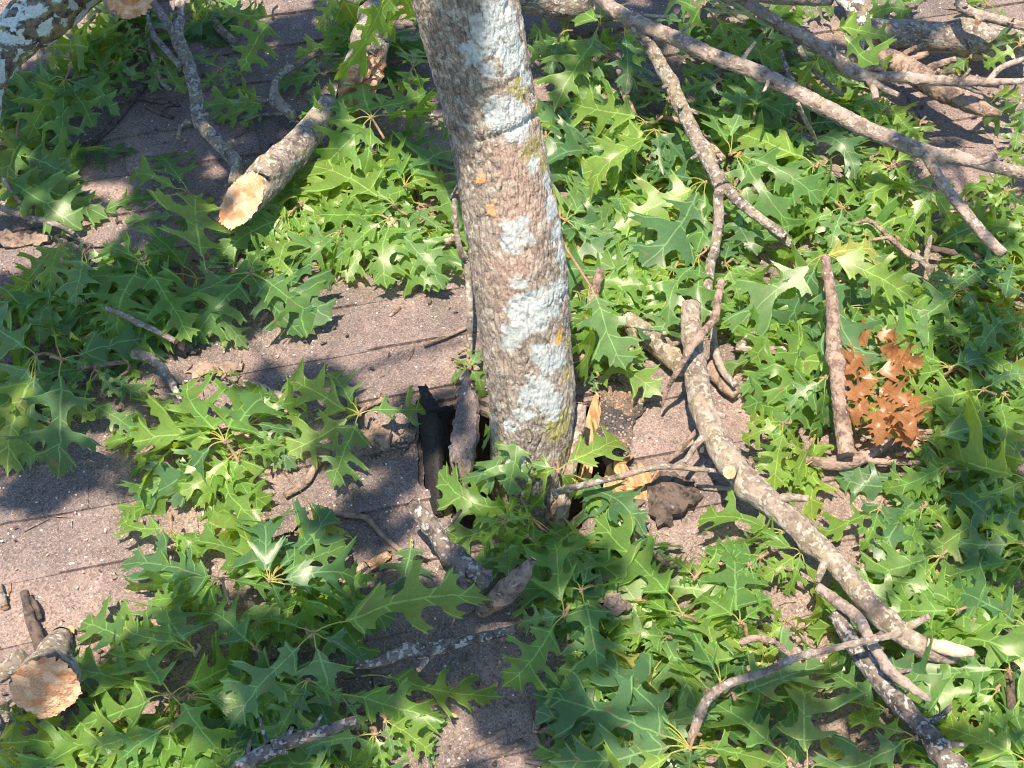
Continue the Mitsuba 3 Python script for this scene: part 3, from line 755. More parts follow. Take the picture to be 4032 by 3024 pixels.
limb('branch', 'lichen-grey limb passing behind the horizontal top right log', 'branch', P(3, 0, '620,-60,60 720,60,64 790,210,64 850,340,56', .07), 'lichen', knots=2)
limb('branch', 'thin branch arching over the horizontal log at the top right corner', 'branch', P(3, 0, '1400,-80,34 1430,50,34 1560,105,32 1700,140,30 1850,180,28', .22), 'pink', stubs=[P(3, 0, '1560,105,22,.22 1520,145,20,.22')])
limb('log', 'dark mossy log behind the trunk at the top centre', 'log', P(2, 0, '-60,-110,150 120,-60,150 330,-10,140 560,0,120', .14), 'grey', amp=0.1)
limb('log', 'log with orange-pink sawn tip at the top edge, right of centre', 'log', P(3, 0, '-420,-110,70,.34 -150,-70,66,.32 200,-35,60,.30 420,-20,56,.28 555,-8,44,.26'), 'pink', cut1='saw')
limb('branch', 'rotten mossy stick with splintered tip at the upper right', 'branch', P(3, 0, '850,350,62 1050,440,72 1200,540,72 1400,650,62 1560,715,46 1680,745,18', .12), 'dead', amp=0.2, knots=3)
limb('stick', 'knobby brown twig among shaded leaves right of the trunk top', 'stick', P(2, 0, '720,350,20 735,470,20 750,590,20 790,680,20 835,765,18', .10), 'dead', amp=0.2, knots=5, twigs=[P(2, 0, '725,370,14,.10 650,350,14,.11 590,320,12,.11')])
limb('stick', 'dark stick behind the forking grey branch', 'stick', P(2, 0, '970,760,18 1130,795,20 1270,890,24 1410,1040,22', .06), 'dead')
limb('stick', 'thin grey twig between the two descending branches', 'stick', P(3, 0, '235,330,12 270,440,16 300,510,16 325,580,14', .14), 'grey', knots=2)
limb('stick', 'grey twig passing under the brown branch at upper right', 'stick', P(3, 0, '335,270,18 400,390,18 480,490,16 640,625,14', .12), 'grey')
limb('stick', 'little forked twig lying on the pink shingles at the upper right', 'stick', P(3, 0, '1090,735,10 1140,795,13 1230,800,12', .02), 'dead', twigs=[P(3, 0, '1150,795,9,.02 1190,755,8,.03'), P(3, 0, '1150,800,9,.02 1130,840,8,.02')])
limb('stick', 'forked twig among the leaves at the middle right', 'stick', P(3, 0, '700,1465,10 820,1445,14 940,1545,18 1080,1670,18', .10), 'dead', twigs=[P(3, 0, '935,1550,14,.10 820,1572,12,.09')])
limb('stick', 'crooked grey twig near the right edge, middle height', 'stick', P(3, 1, '930,-10,20 1060,75,22 1175,140,22 1245,270,24 1320,345,22', .09), 'grey', twigs=[P(3, 1, '1180,140,18,.09 1195,60,18,.09 1215,-30,15,.08')])
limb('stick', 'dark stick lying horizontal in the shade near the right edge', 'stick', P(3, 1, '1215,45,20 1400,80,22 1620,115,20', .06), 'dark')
limb('branch', 'long lichen-speckled branch lying diagonally at the right, splintered at its lower end', 'branch', [*P(2, 1, '1195,410,60,0.135 1200,590,66,0.125 1225,800,72,0.115 1255,1030,80,0.115 1335,1250,80,0.115 1460,1450,86,0.115 1640,1640,84,0.115'), *P(3, 2, '330,70,80,0.115 460,190,76,0.115 610,340,76,0.115 800,570,74,0.115 960,740,70,0.115 1130,850,70,0.115 1270,920,60,0.115 1400,955,18,0.095')], 'mottled', amp=0.18, knots=12,
     stubs=[P(2, 1, '1462,1470,59,.11 1452,1490,53,.14 1446,1505,44,.165')])
limb('wood_splinter', 'pale peeled splint of wood at the lower end of the long branch', 'splinter', P(3, 2, '1190,840,30,0.140 1300,875,44,0.140 1400,895,42,0.140 1490,905,24,0.130'), 'splint', cut1='saw')
limb('branch', 'grey lichened piece of wood lying against the top of the long branch', 'branch', P(2, 1, '765,500,52 870,590,72 990,680,74 1090,780,66 1130,860,40', .05), 'mottled', amp=0.2, cut0='saw')
limb('stick', 'thin crooked twig crossing over the upper end of the long branch', 'stick', P(2, 1, '1395,260,24,0.180 1370,380,26,0.180 1350,500,26,0.180 1280,590,26,0.180 1200,690,26,0.180 1120,830,20,0.150 1045,960,14,0.100 1005,1075,9,0.060'), 'dead', knots=5)
limb('stick', 'curved twig right of the long branch top', 'stick', P(2, 1, '1345,560,20 1350,690,24 1400,840,24 1490,945,22', .06), 'pink')
limb('stick', 'brown stick lying close along the right of the long branch', 'stick', P(2, 1, '1310,790,32 1360,880,40 1430,960,40 1490,1010,30', .03), 'dead')
limb('stick', 'leaning thin twig left of the long branch casting a slim shadow', 'stick', P(2, 1, '1235,1235,16,.08 1140,1345,17,.05 1035,1455,11,.02'), 'dead')
limb('stick', 'slender grey twig reaching from the hole to the long branch', 'stick', P(2, 1, '290,1645,26,0.090 420,1612,24,0.100 700,1545,20,0.110 980,1475,20,0.110 1180,1485,17,0.110 1360,1500,15,0.100'), 'grey', knots=3)
limb('stick', 'pinkish stick lying right of the torn dark slab', 'stick', P(2, 1, '1230,1600,18 1330,1612,18 1460,1620,15', .02), 'pink')
limb('stick', 'straight reddish rough stick standing upright before the dead brown leaves', 'stick', P(3, 1, '525,100,26,0.230 550,250,34,0.210 575,450,42,0.190 580,650,48,0.170 600,850,50,0.150 630,1100,54,0.120 665,1400,54,0.090'), 'dead', amp=0.16, knots=6)
limb('stick', 'short pale stick lying left of the upright reddish stick', 'stick', [*P(3, 1, '-60,690,30,.05 50,705,28,.05 150,712,27,.05 305,700,24,.05')], 'pink', cut1='saw', twigs=[P(3, 1, '-40,680,24,.05 20,630,24,.07 65,590,20,.08')])
limb('branch', 'dark brown stick lying crosswise at the foot of the upright reddish stick', 'branch', P(3, 1, '370,1420,24 500,1450,40 640,1450,44 760,1415,44 900,1330,38 1060,1205,30', .05), 'dead', knots=4, twigs=[P(3, 1, '1040,1210,20,.05 1180,1245,19,.06 1320,1235,18,.06 1490,1225,16,.05'), P(3, 1, '760,1420,22,.05 900,1440,22,.05 1150,1450,18,.04'), P(3, 1, '350,1430,14,.05 400,1350,20,.07 445,1290,14,.08')])
limb('branch', 'dark straight branch running off the bottom right corner', 'branch', P(3, 2, '600,650,54 720,860,60 850,1050,62 1000,1230,66 1200,1440,68 1420,1690,70', 0.100), 'shaded', amp=0.13, knots=9)
limb('stick', 'reddish stick lying on the dark straight branch at lower right', 'stick', P(3, 2, '480,480,34,0.120 600,570,38,0.130 740,680,40,0.140 840,860,36,0.150 960,1030,34,0.150 1080,1130,30,0.150 1210,1215,20,0.140'), 'pink', knots=3)
limb('stick', 'long bent stick crossing the long branch at the lower right', 'stick', [*P(2, 2, '1195,1490,28,0.080 1215,1420,32,0.100 1270,1270,34,0.120 1330,1180,32,0.130 1450,1105,30,0.140 1600,1060,28,0.160'), *P(3, 2, '60,1060,27,0.170 200,1003,26,0.180 350,935,25,0.190 700,850,24,0.200 1025,780,22,0.210')], 'pink', knots=5)
limb('twig', 'arched thin twig ending in a leaf cluster at the lower right', 'twig', [*P(2, 2, '1515,850,24,0.140 1600,812,24,0.150 1730,830,22,0.150'), *P(3, 2, '180,830,20,0.140 250,880,20,0.130 310,940,18,0.120')], 'dead')
limb('stick', 'pale thin stick on the pink shingles right of the long branch', 'stick', P(3, 2, '810,305,18 930,270,17 1070,225,15', .03), 'pink')
limb('stick', 'small curved twig against the right side of the long branch', 'stick', P(3, 2, '768,330,14 770,420,16 815,495,13', .05), 'grey')
limb('stick', 'thin twig reaching down from the leaves at lower right', 'stick', P(3, 2, '1195,-40,14 1250,60,16 1320,135,14', .06), 'grey', cut1='saw')
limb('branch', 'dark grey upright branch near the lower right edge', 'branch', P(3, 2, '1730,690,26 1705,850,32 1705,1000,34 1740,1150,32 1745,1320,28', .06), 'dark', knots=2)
limb('stick', 'short dark twig right of the dark straight branch', 'stick', P(3, 2, '1370,1240,13 1380,1300,16 1385,1360,15', .05), 'grey', cut0='saw')
limb('branch', 'pale grey stick under leaves at the bottom right', 'branch', P(3, 2, '690,1680,42 780,1600,42 880,1520,36', .04), 'grey')
# ------------------------------------------------------------------ torn shingles, splintered board and chips about the hole


def sheet(outline, thick, seed, bend=0.004, grid=0.010, tear=0.0024):
    """A torn piece of shingle: outline rows (x, y, z) in space, roughly flat; crumpled and thickened."""
    o = np.asarray(outline, float)
    c = o.mean(0)
    u, s, w = np.linalg.svd(o - c)
    e1, e2, nn = w
    flat = np.stack([(o - c) @ e1, (o - c) @ e2], 1)
    poly = jag(flat, 0.008, tear, seed)
    if poly.geom_type != 'Polygon':
        poly = max(poly.geoms, key=lambda g: g.area)
    x0, y0, x1, y1 = poly.bounds
    gx, gy = np.meshgrid(np.arange(x0, x1, grid), np.arange(y0, y1, grid))
    inner = shapely.points(np.c_[gx.ravel(), gy.ravel()])
    pts = np.vstack([np.array(poly.exterior.coords)[:-1], np.c_[gx.ravel(), gy.ravel()][shapely.contains(poly.buffer(-grid * 0.4), inner)]])
    nb = len(poly.exterior.coords) - 1
    tri = Delaunay(pts).simplices
    tri = tri[shapely.contains(poly, shapely.points(pts[tri].mean(1)))]
    # the outline's own out-of-plane offsets, carried inward
    from scipy.interpolate import griddata, NearestNDInterpolator
    off = (o - c) @ nn
    z = NearestNDInterpolator(flat, off)(pts)
    d = np.linalg.norm(pts[:, None] - flat[None], axis=2) + 1e-3
    z = (off[None] / d ** 2).sum(1) / (1 / d ** 2).sum(1)
    z = z + bend * 2 * (meshkit.fbm(np.c_[pts * 22, pts[:, 0] * 0 + seed], 3, seed) - 0.5)
    P3 = c + pts[:, :1] * e1 + pts[:, 1:] * e2 + z[:, None] * nn
    if nn[2] < 0:
        nn = -nn
    a, b = P3 + nn * thick / 2, P3 - nn * thick / 2
    n = len(P3)
    k = np.arange(nb)
    side = np.vstack([np.stack([k, (k + 1) % nb, (k + 1) % nb + n], 1), np.stack([k, (k + 1) % nb + n, k + n], 1)])
    return np.vstack([a, b]), np.vstack([tri, tri[:, ::-1] + n, side])


def torn(label, bsdf, rows, thick=0.007, seed=1, bend=0.004, name='torn_shingle', cat='shingle', tile=None):
    key = numbered(name)
    v, f = sheet([at(dp(x, y) if tile is None else zp(*tile, x, y), h) for x, y, h in rows], thick, seed, bend, tear=0.0042 if bend > .012 else .0024)
    scene[key] = mikit.ply((world(v), f), bsdf, smooth=35)
    labels[key] = {'label': label, 'category': cat}


ridge_v, nrow, prof = [], 26, [(-34, .010), (-24, .030), (-12, .062), (0, .078), (9, .070), (17, .040), (23, -.01), (28, -.07)]
for i in range(nrow):                                     # a torn shingle folded over along the hole's left rim
    t = i / (nrow - 1)
    cx, cy = 925 + 30 * t + 6 * math.sin(5 * t), 866 + 245 * t
    lift = min(1, .35 + 3 * t) * (1 - .55 * max(0, t - .55) / .45)
    for k, (dx, h) in enumerate(prof):
        ridge_v.append(at(dp(cx + dx * (.75 + .25 * math.sin(3 * t + 1)) + rng.normal(0, 1.0), cy + rng.normal(0, 1.2)), max(h, -.07) * (lift if h > 0 else 1) + rng.normal(0, .0012)))
i_, j_ = np.meshgrid(np.arange(nrow - 1), np.arange(len(prof) - 1), indexing='ij')
m_ = len(prof)
qq = np.stack([i_ * m_ + j_, i_ * m_ + j_ + 1, (i_ + 1) * m_ + j_ + 1, (i_ + 1) * m_ + j_], -1).reshape(-1, 4)
rf = np.vstack([qq[:, [0, 1, 2]], qq[:, [0, 2, 3]]])
rv = np.array(ridge_v)
key = numbered('torn_shingle')
scene[key] = mikit.ply((world(np.vstack([rv, rv - np.array([-.002, 0, .006])])), np.vstack([rf, rf[:, ::-1] + len(rv)])), 'black_felt', smooth=50)
labels[key] = {'label': 'tall black torn shingle folded over the left rim of the hole', 'category': 'shingle'}
torn('crumpled black underside of a shingle sticking up at the top left of the hole', 'black_felt', [(905, 835, .085), (925, 832, .09), (932, 860, .07), (950, 880, .05), (980, 872, .04), (985, 890, .02), (930, 905, .03), (905, 890, .04)], 0.008, 4, 0.008)
torn('narrow shingle strip standing upright against the left foot of the trunk', 'shingle_granules_0', [(1008, 800, .16), (1022, 840, .15), (1033, 880, .13), (1030, 940, .10), (1018, 1010, .06), (1003, 1075, .0), (990, 1090, -.02), (980, 1040, .02), (972, 980, .06), (980, 920, .09), (992, 850, .13)], 0.012, 5)
torn('second thin torn layer behind the upright shingle strip', 'black_felt', [(970, 985, .05), (985, 1000, .06), (990, 1060, .02), (1000, 1085, -.03), (985, 1100, -.04), (972, 1050, .0)], 0.006, 6)
torn('damp dark shingle pressed flat right of the trunk foot', 'bare_asphalt', [(1285, 832, .022), (1330, 822, .02), (1370, 850, .018), (1398, 880, .016), (1370, 915, .017), (1362, 965, .017), (1350, 1000, .018), (1300, 985, .014), (1270, 970, .01), (1290, 930, .02), (1300, 880, .025)], 0.004, 7, 0.012)
torn('brown-black torn slab lying right of the splintered board', 'dark_bark', [(1395, 1035, .04), (1440, 1022, .05), (1500, 1030, .05), (1520, 1055, .045), (1490, 1095, .035), (1455, 1128, .03), (1420, 1140, .02), (1395, 1100, .02)], 0.014, 8, 0.05)
torn('dark curled shingle edge at the lower right rim of the hole', 'shingle_granules_0', [(1250, 1120, .01), (1300, 1100, .03), (1350, 1085, .035), (1400, 1100, .025), (1410, 1140, .015), (1340, 1160, .012), (1270, 1165, .005)], 0.007, 9, 0.012)
torn('pale torn shingle tab left of the hole near the small leaf cluster', 'shingle_granules_1', [(575, 1120, .03), (610, 1105, .035), (640, 1100, .03), (655, 1130, .02), (600, 1165, .015), (560, 1150, .015)], 0.007, 10, 0.008)
torn('small black tar patch at the tip of the left leaf cluster', 'bare_asphalt', [(545, 1110, .02), (575, 1105, .025), (600, 1120, .02), (590, 1140, .015), (550, 1140, .012)], 0.008, 11, 0.01)
torn('torn black roofing felt below the left flap of the hole', 'bare_asphalt', [(800, 985, .012), (850, 960, .02), (890, 905, .025), (900, 940, .02), (870, 985, .015), (840, 1010, .014)], 0.006, 12, 0.01)
torn('flap of shingle under the single leaf below the hole', 'shingle_granules_0', [(775, 1290, .02), (860, 1250, .04), (940, 1230, .045), (960, 1270, .03), (900, 1310, .018), (800, 1320, .012)], 0.008, 13, 0.01)
torn('small shingle piece tipped up beside the dark grey limb', 'shingle_granules_1', [(955, 1230, .02), (1000, 1235, .03), (1040, 1265, .03), (1050, 1310, .02), (1000, 1330, .015), (960, 1300, .015)], 0.008, 14, 0.006)

def bark_piece(label, bsdf, tile, text, thick=.010, seed=1, bend=.02):
    torn(label, bsdf, [tuple(map(float, t.split(','))) for t in text.split()], thick, seed, bend, 'bark_slab', 'bark', tile)


bark_piece('scaly piece of bark lying at the left edge', 'dead_bark', (0, 0), '-60,1540,.02 60,1505,.035 160,1500,.04 250,1520,.04 320,1545,.03 250,1590,.02 100,1605,.02 -40,1610,.015', .014, 31, .03)
bark_piece('pinkish flake of bark on the shingles above the broken stick', 'dead_bark', (0, 1), '1185,850,.015 1260,810,.025 1350,780,.035 1450,795,.03 1600,785,.02 1560,850,.02 1430,870,.015 1280,880,.015', .008, 32, .014)
bark_piece('dark flat bark flake lying under the straight grey stick', 'dark_bark', (0, 1), '1050,690,.015 1130,650,.025 1230,660,.03 1310,710,.02 1300,745,.015 1180,745,.015 1080,735,.012', .008, 33, .014)
bark_piece('grey lump of bark lying on leaves at the lower middle', 'dead_bark', (2, 2), '630,540,.08 660,510,.10 735,508,.11 770,570,.10 780,640,.08 720,650,.07 660,610,.07', .022, 34, .03)
bark_piece('crumbly chunk of bark left of the hole flap', 'dead_bark', (1, 1), '745,1260,.02 770,1210,.03 840,1195,.035 890,1240,.035 915,1340,.025 870,1395,.018 800,1390,.016 750,1330,.016', .010, 35, .035)

board = thing('splintered_board', 'splintered orange roof board showing at the right side of the hole', 'board')


def shard(a, b, w, t, seed, key):
    """A pointed splinter of wood from a to b."""
    r = np.random.default_rng(seed)
    a, b = np.asarray(a), np.asarray(b)
    ax_ = (b - a) / np.linalg.norm(b - a)
    sd = np.cross(ax_, [0, 0.2, 1])
    sd /= np.linalg.norm(sd)
    up_ = np.cross(sd, ax_)
    v = []
    ts = (0, .2, .45, .7, .9, 1.0)
    for i, s in enumerate(ts):
        k = (1, 1, .85, .6, .35, .06)[i]
        c = a + (b - a) * s + sd * r.normal(0, w * .08)
        for x, y in ((-.5, -.5), (.5, -.5), (.5, .5), (-.5, .5)):
            v.append(c + sd * x * w * k * r.uniform(.8, 1.2) + up_ * y * t * k)
    f = []
    for i in range(len(ts) - 1):
        for j in range(4):
            p, q_ = i * 4 + j, i * 4 + (j + 1) % 4
            f += [[p, q_, q_ + 4], [p, q_ + 4, p + 4]]
    f += [[0, 2, 1], [0, 3, 2], [20, 21, 22], [20, 22, 23]]
    put(f'{key}__splinter', np.array(v), np.array(f), 'split_wood', smooth=False)


for i, (x, y, h, x1, y1, h1, w, t) in enumerate([(1275, 960, -.005, 1290, 845, .03, .030, .010), (1262, 1000, -.02, 1300, 870, .03, .022, .010), (1258, 1050, -.03, 1275, 950, .01, .03, .012), (1350, 1070, .0, 1335, 985, .02, .05, .012), (1375, 1080, .01, 1390, 1000, .026, .045, .012),
                                                (1320, 1080, -.01, 1318, 1000, .016, .03, .012), (1400, 1085, .012, 1425, 1015, .026, .03, .01), (1240, 1140, -.02, 1320, 1070, .02, .012, .008), (1250, 1150, -.01, 1335, 1085, .025, .010, .006), (1270, 1130, -.02, 1290, 1040, .0, .03, .01), (1340, 1040, .012, 1420, 1050, .024, .035, .01), (1330, 1000, .01, 1370, 985, .03, .02, .008)]):
    shard(at(dp(x, y), h), at(dp(x1, y1), h1), w, t, i, board)

# ------------------------------------------------------------------ wood chips and litter


def chip(p, size, seed, flat=0.4, turn=None):
    r = np.random.default_rng(seed)
    q = r.normal(0, 1, (11, 3))
    q /= np.linalg.norm(q, axis=1, keepdims=True)
    q *= [size * r.uniform(.8, 1.3), size * r.uniform(.45, .75), size * flat * r.uniform(.6, 1.2)]
    a = r.uniform(0, np.pi) if turn is None else turn
    m = trimesh.convex.convex_hull(q)
    v = np.array(m.vertices) @ np.array([[math.cos(a), math.sin(a), 0], [-math.sin(a), math.cos(a), 0], [0, 0, 1]])
    tilt = r.normal(0, 0.25, 2)
    v[:, 2] += v[:, :2] @ tilt
    v[:, 2] -= v[:, 2].min()
    return v + p, np.array(m.faces)


CHIPS = {(0, 0): '805,672,22 945,682,12 885,800,14 1210,922,26 895,1098,14 850,1138,12 790,945,12 560,880,18 565,920,14 440,960,14 635,572,22 1098,664,16 710,1168,9 955,892,9 1075,992,8 770,1018,12 660,1016,12',
         (1, 0): '418,552,22 250,655,20 815,1020,16 280,800,30',
         (2, 0): '1115,1210,30 1325,1440,20',
         (3, 0): '345,465,24 1025,550,46',
         (0, 1): '1265,715,24 425,880,16 1185,950,30 1815,752,20 40,185,40 225,155,14 1090,1170,34 130,1260,18 990,1240,26',
         (1, 1): '1160,920,34 1115,880,20 1140,300,22 795,1115,26 150,755,20 520,570,22 490,820,24 1190,400,8 820,655,12 650,650,12 990,730,10 905,710,10 830,1025,22 600,1195,12 965,1080,16',
         (2, 1): '910,1350,36 1270,1370,60 795,700,36 940,1530,26 1110,770,40 820,320,32 560,1700,34 1100,630,44 1260,890,22',
         (3, 1): '270,800,50 100,1060,48 1400,370,44 1180,600,56 1010,1395,50 690,1555,50 1190,980,30 1110,1120,40 140,900,34 1420,510,40 380,750,36',
         (0, 2): '690,110,30 565,172,34 1005,98,24 470,325,28 545,380,22 415,365,22 685,755,24 470,765,56 55,130,18 580,205,20',
         (1, 2): '1000,118,28 670,850,50 1580,1120,50 1535,1215,26 1300,1320,46 1050,0,18 845,318,22 955,530,16 1240,1190,34 1470,1290,10 930,1640,26',
         (2, 2): '1035,135,28 475,228,18 1090,950,44 1190,1275,30 390,1480,30 495,1355,20 340,1400,14 700,1480,20 1380,500,24 1480,930,14',
         (3, 2): '720,990,70 600,1475,60 935,170,20 660,562,12 875,770,16 1115,850,14 45,1200,30 1165,1580,28 580,20,40'}
for (c, r), text in CHIPS.items():
    for tok in text.split():
        x, y, s = map(float, tok.split(','))
        p = at(zp(c, r, x, y), 0.012 if s < 40 else 0.02)
        key = numbered('wood_chip')
        v, f = chip(p, s * ZS * mpp(p) * 0.62, int(x * 7 + y))
        scene[key] = mikit.ply((world(v), f), 'chip_wood')
        big = s >= 30
        w_ = whereabouts('broad orange wood chip' if big else 'small wood chip', *(np.array(zp(c, r, x, y)) * 2212 / PW))
        labels[key] = {'label': w_ or ('broad orange wood chip lying on the roof' if big else 'small wood chip lying on the roof'), 'category': 'wood chip', 'group': 'large sawn wood chips' if big else 'small wood chips'}
flecks = []
for i in range(700):
    px = rng.uniform(-50, PW + 50), rng.uniform(-50, PH + 50)
    p = at(px, 0.011)
    if hole.contains(sg.Point(p[:2])) or meshkit.noise(np.array([[p[0] * 4, p[1] * 4, 0]]))[0] < rng.uniform(0.1, 0.6):
        continue
    v, f = chip(p, rng.choice([0.0014, 0.002, 0.0028, 0.004]), i, 0.5)
    flecks.append((v, f))
scene['sawdust'] = mikit.ply((world(merge(flecks)[0]), merge(flecks)[1]), 'chip_wood')
labels['sawdust'] = {'label': 'pale sawdust and bark crumbs scattered over the shingles', 'category': 'sawdust', 'kind': 'stuff'}
crumbs = []
for i in range(900):
    p = at((rng.uniform(-50, PW + 50), rng.uniform(-50, PH + 50)), 0.011)
    if not hole.contains(sg.Point(p[:2])):
        crumbs.append(chip(p, rng.choice([0.002, 0.003, 0.005, 0.008]), i + 5000, 0.5))
scene['bark_crumbs'] = mikit.ply((world(merge(crumbs)[0]), merge(crumbs)[1]), 'dark_bark')
labels['bark_crumbs'] = {'label': 'dark crumbs of bark littering the shingles', 'category': 'bark', 'kind': 'stuff'}

bits = []
for i in range(240):
    p = at((rng.uniform(-40, PW + 40), rng.uniform(-40, PH + 40)), .011)
    if hole.contains(sg.Point(p[:2])):
        continue
    a, L = rng.uniform(0, 6.28), rng.choice([.012, .02, .035, .055])
    d = np.array([math.cos(a), math.sin(a), 0]) * L / 2
    m = rng.normal(0, .12 * L, 3) * [1, 1, .3]
    rad = rng.uniform(.0009, .0022)
    v, f, _, _ = tube(smooth_path([[*(p - d), rad], [*(p + m), rad], [*(p + d), rad * .6]], .008), 6, .15, seed=i)
    bits.append(capped(v, f, 6))
v, f = merge(bits)
put('twig_litter', v, f, 'dead_bark')
labels['twig_litter'] = {'label': 'scraps of broken twig littering the shingles', 'category': 'twigs', 'kind': 'stuff'}
# ------------------------------------------------------------------ oak leaves
_A = [(.012, 0), (.04, .035), (.09, .065), (.15, .10), (.23, .155), (.175, .165), (.19, .205), (.125, .19), (.08, .215), (.06, .26), (.06, .31), (.085, .345), (.15, .365), (.24, .40), (.34, .455), (.285, .455), (.30, .515), (.225, .475), (.15, .46), (.095, .475), (.07, .52), (.07, .575), (.095, .61), (.155, .64), (.225, .685), (.30, .765), (.235, .745), (.225, .80), (.165, .745), (.11, .735), (.08, .76), (.075, .80), (.10, .835), (.155, .905), (.11, .885), (.085, .945), (.05, .915), (.02, .97)]
_B = [(.012, 0), (.05, .07), (.07, .12), (.12, .15), (.20, .17), (.27, .195), (.215, .21), (.235, .255), (.16, .225), (.10, .235), (.065, .28), (.055, .36), (.07, .42), (.12, .46), (.21, .50), (.31, .555), (.40, .62), (.335, .615), (.345, .685), (.26, .63), (.225, .665), (.18, .60), (.12, .60), (.08, .645), (.075, .70), (.10, .745), (.15, .79), (.20, .865), (.15, .85), (.14, .915), (.10, .86), (.07, .90), (.05, .955), (.025, .94)]
_C = [(x + (max(0, .165 - x) * .4 if .22 < y < .84 else 0), y) for x, y in _A]


def leaf_template(side):
    r = np.array(side)
    l = r.copy()
    l[:, 0] *= -1
    l[:, 1] += 0.035 * np.sin(np.pi * l[:, 1])
    out = np.vstack([r, [[0, 1.0]], l[::-1]])
    poly = sg.Polygon(out).buffer(0)
    out = np.array(poly.exterior.coords)[:-1]
    mid = np.c_[np.zeros(12), np.linspace(0.03, 0.97, 12)]
    gx, gy = np.meshgrid(np.linspace(-.34, .34, 9), np.linspace(.05, .92, 12))
    g = np.c_[gx.ravel(), gy.ravel()]
    g = g[shapely.contains(poly.buffer(-0.025), shapely.points(g)) & (np.abs(g[:, 0]) > 0.03)]
    pts = np.vstack([out, mid, g])
    tri = Delaunay(pts).simplices
    tri = tri[shapely.contains(poly, shapely.points(pts[tri].mean(1)))]
    e1, e2 = pts[tri[:, 1]] - pts[tri[:, 0]], pts[tri[:, 2]] - pts[tri[:, 0]]
    tri[(e1[:, 0] * e2[:, 1] - e1[:, 1] * e2[:, 0]) < 0] = tri[(e1[:, 0] * e2[:, 1] - e1[:, 1] * e2[:, 0]) < 0][:, ::-1]
    return pts, tri


LEAVES = [leaf_template(_A), leaf_template(_B), leaf_template(_C)]


def unit(a):
    return a / max(np.linalg.norm(a), 1e-9)


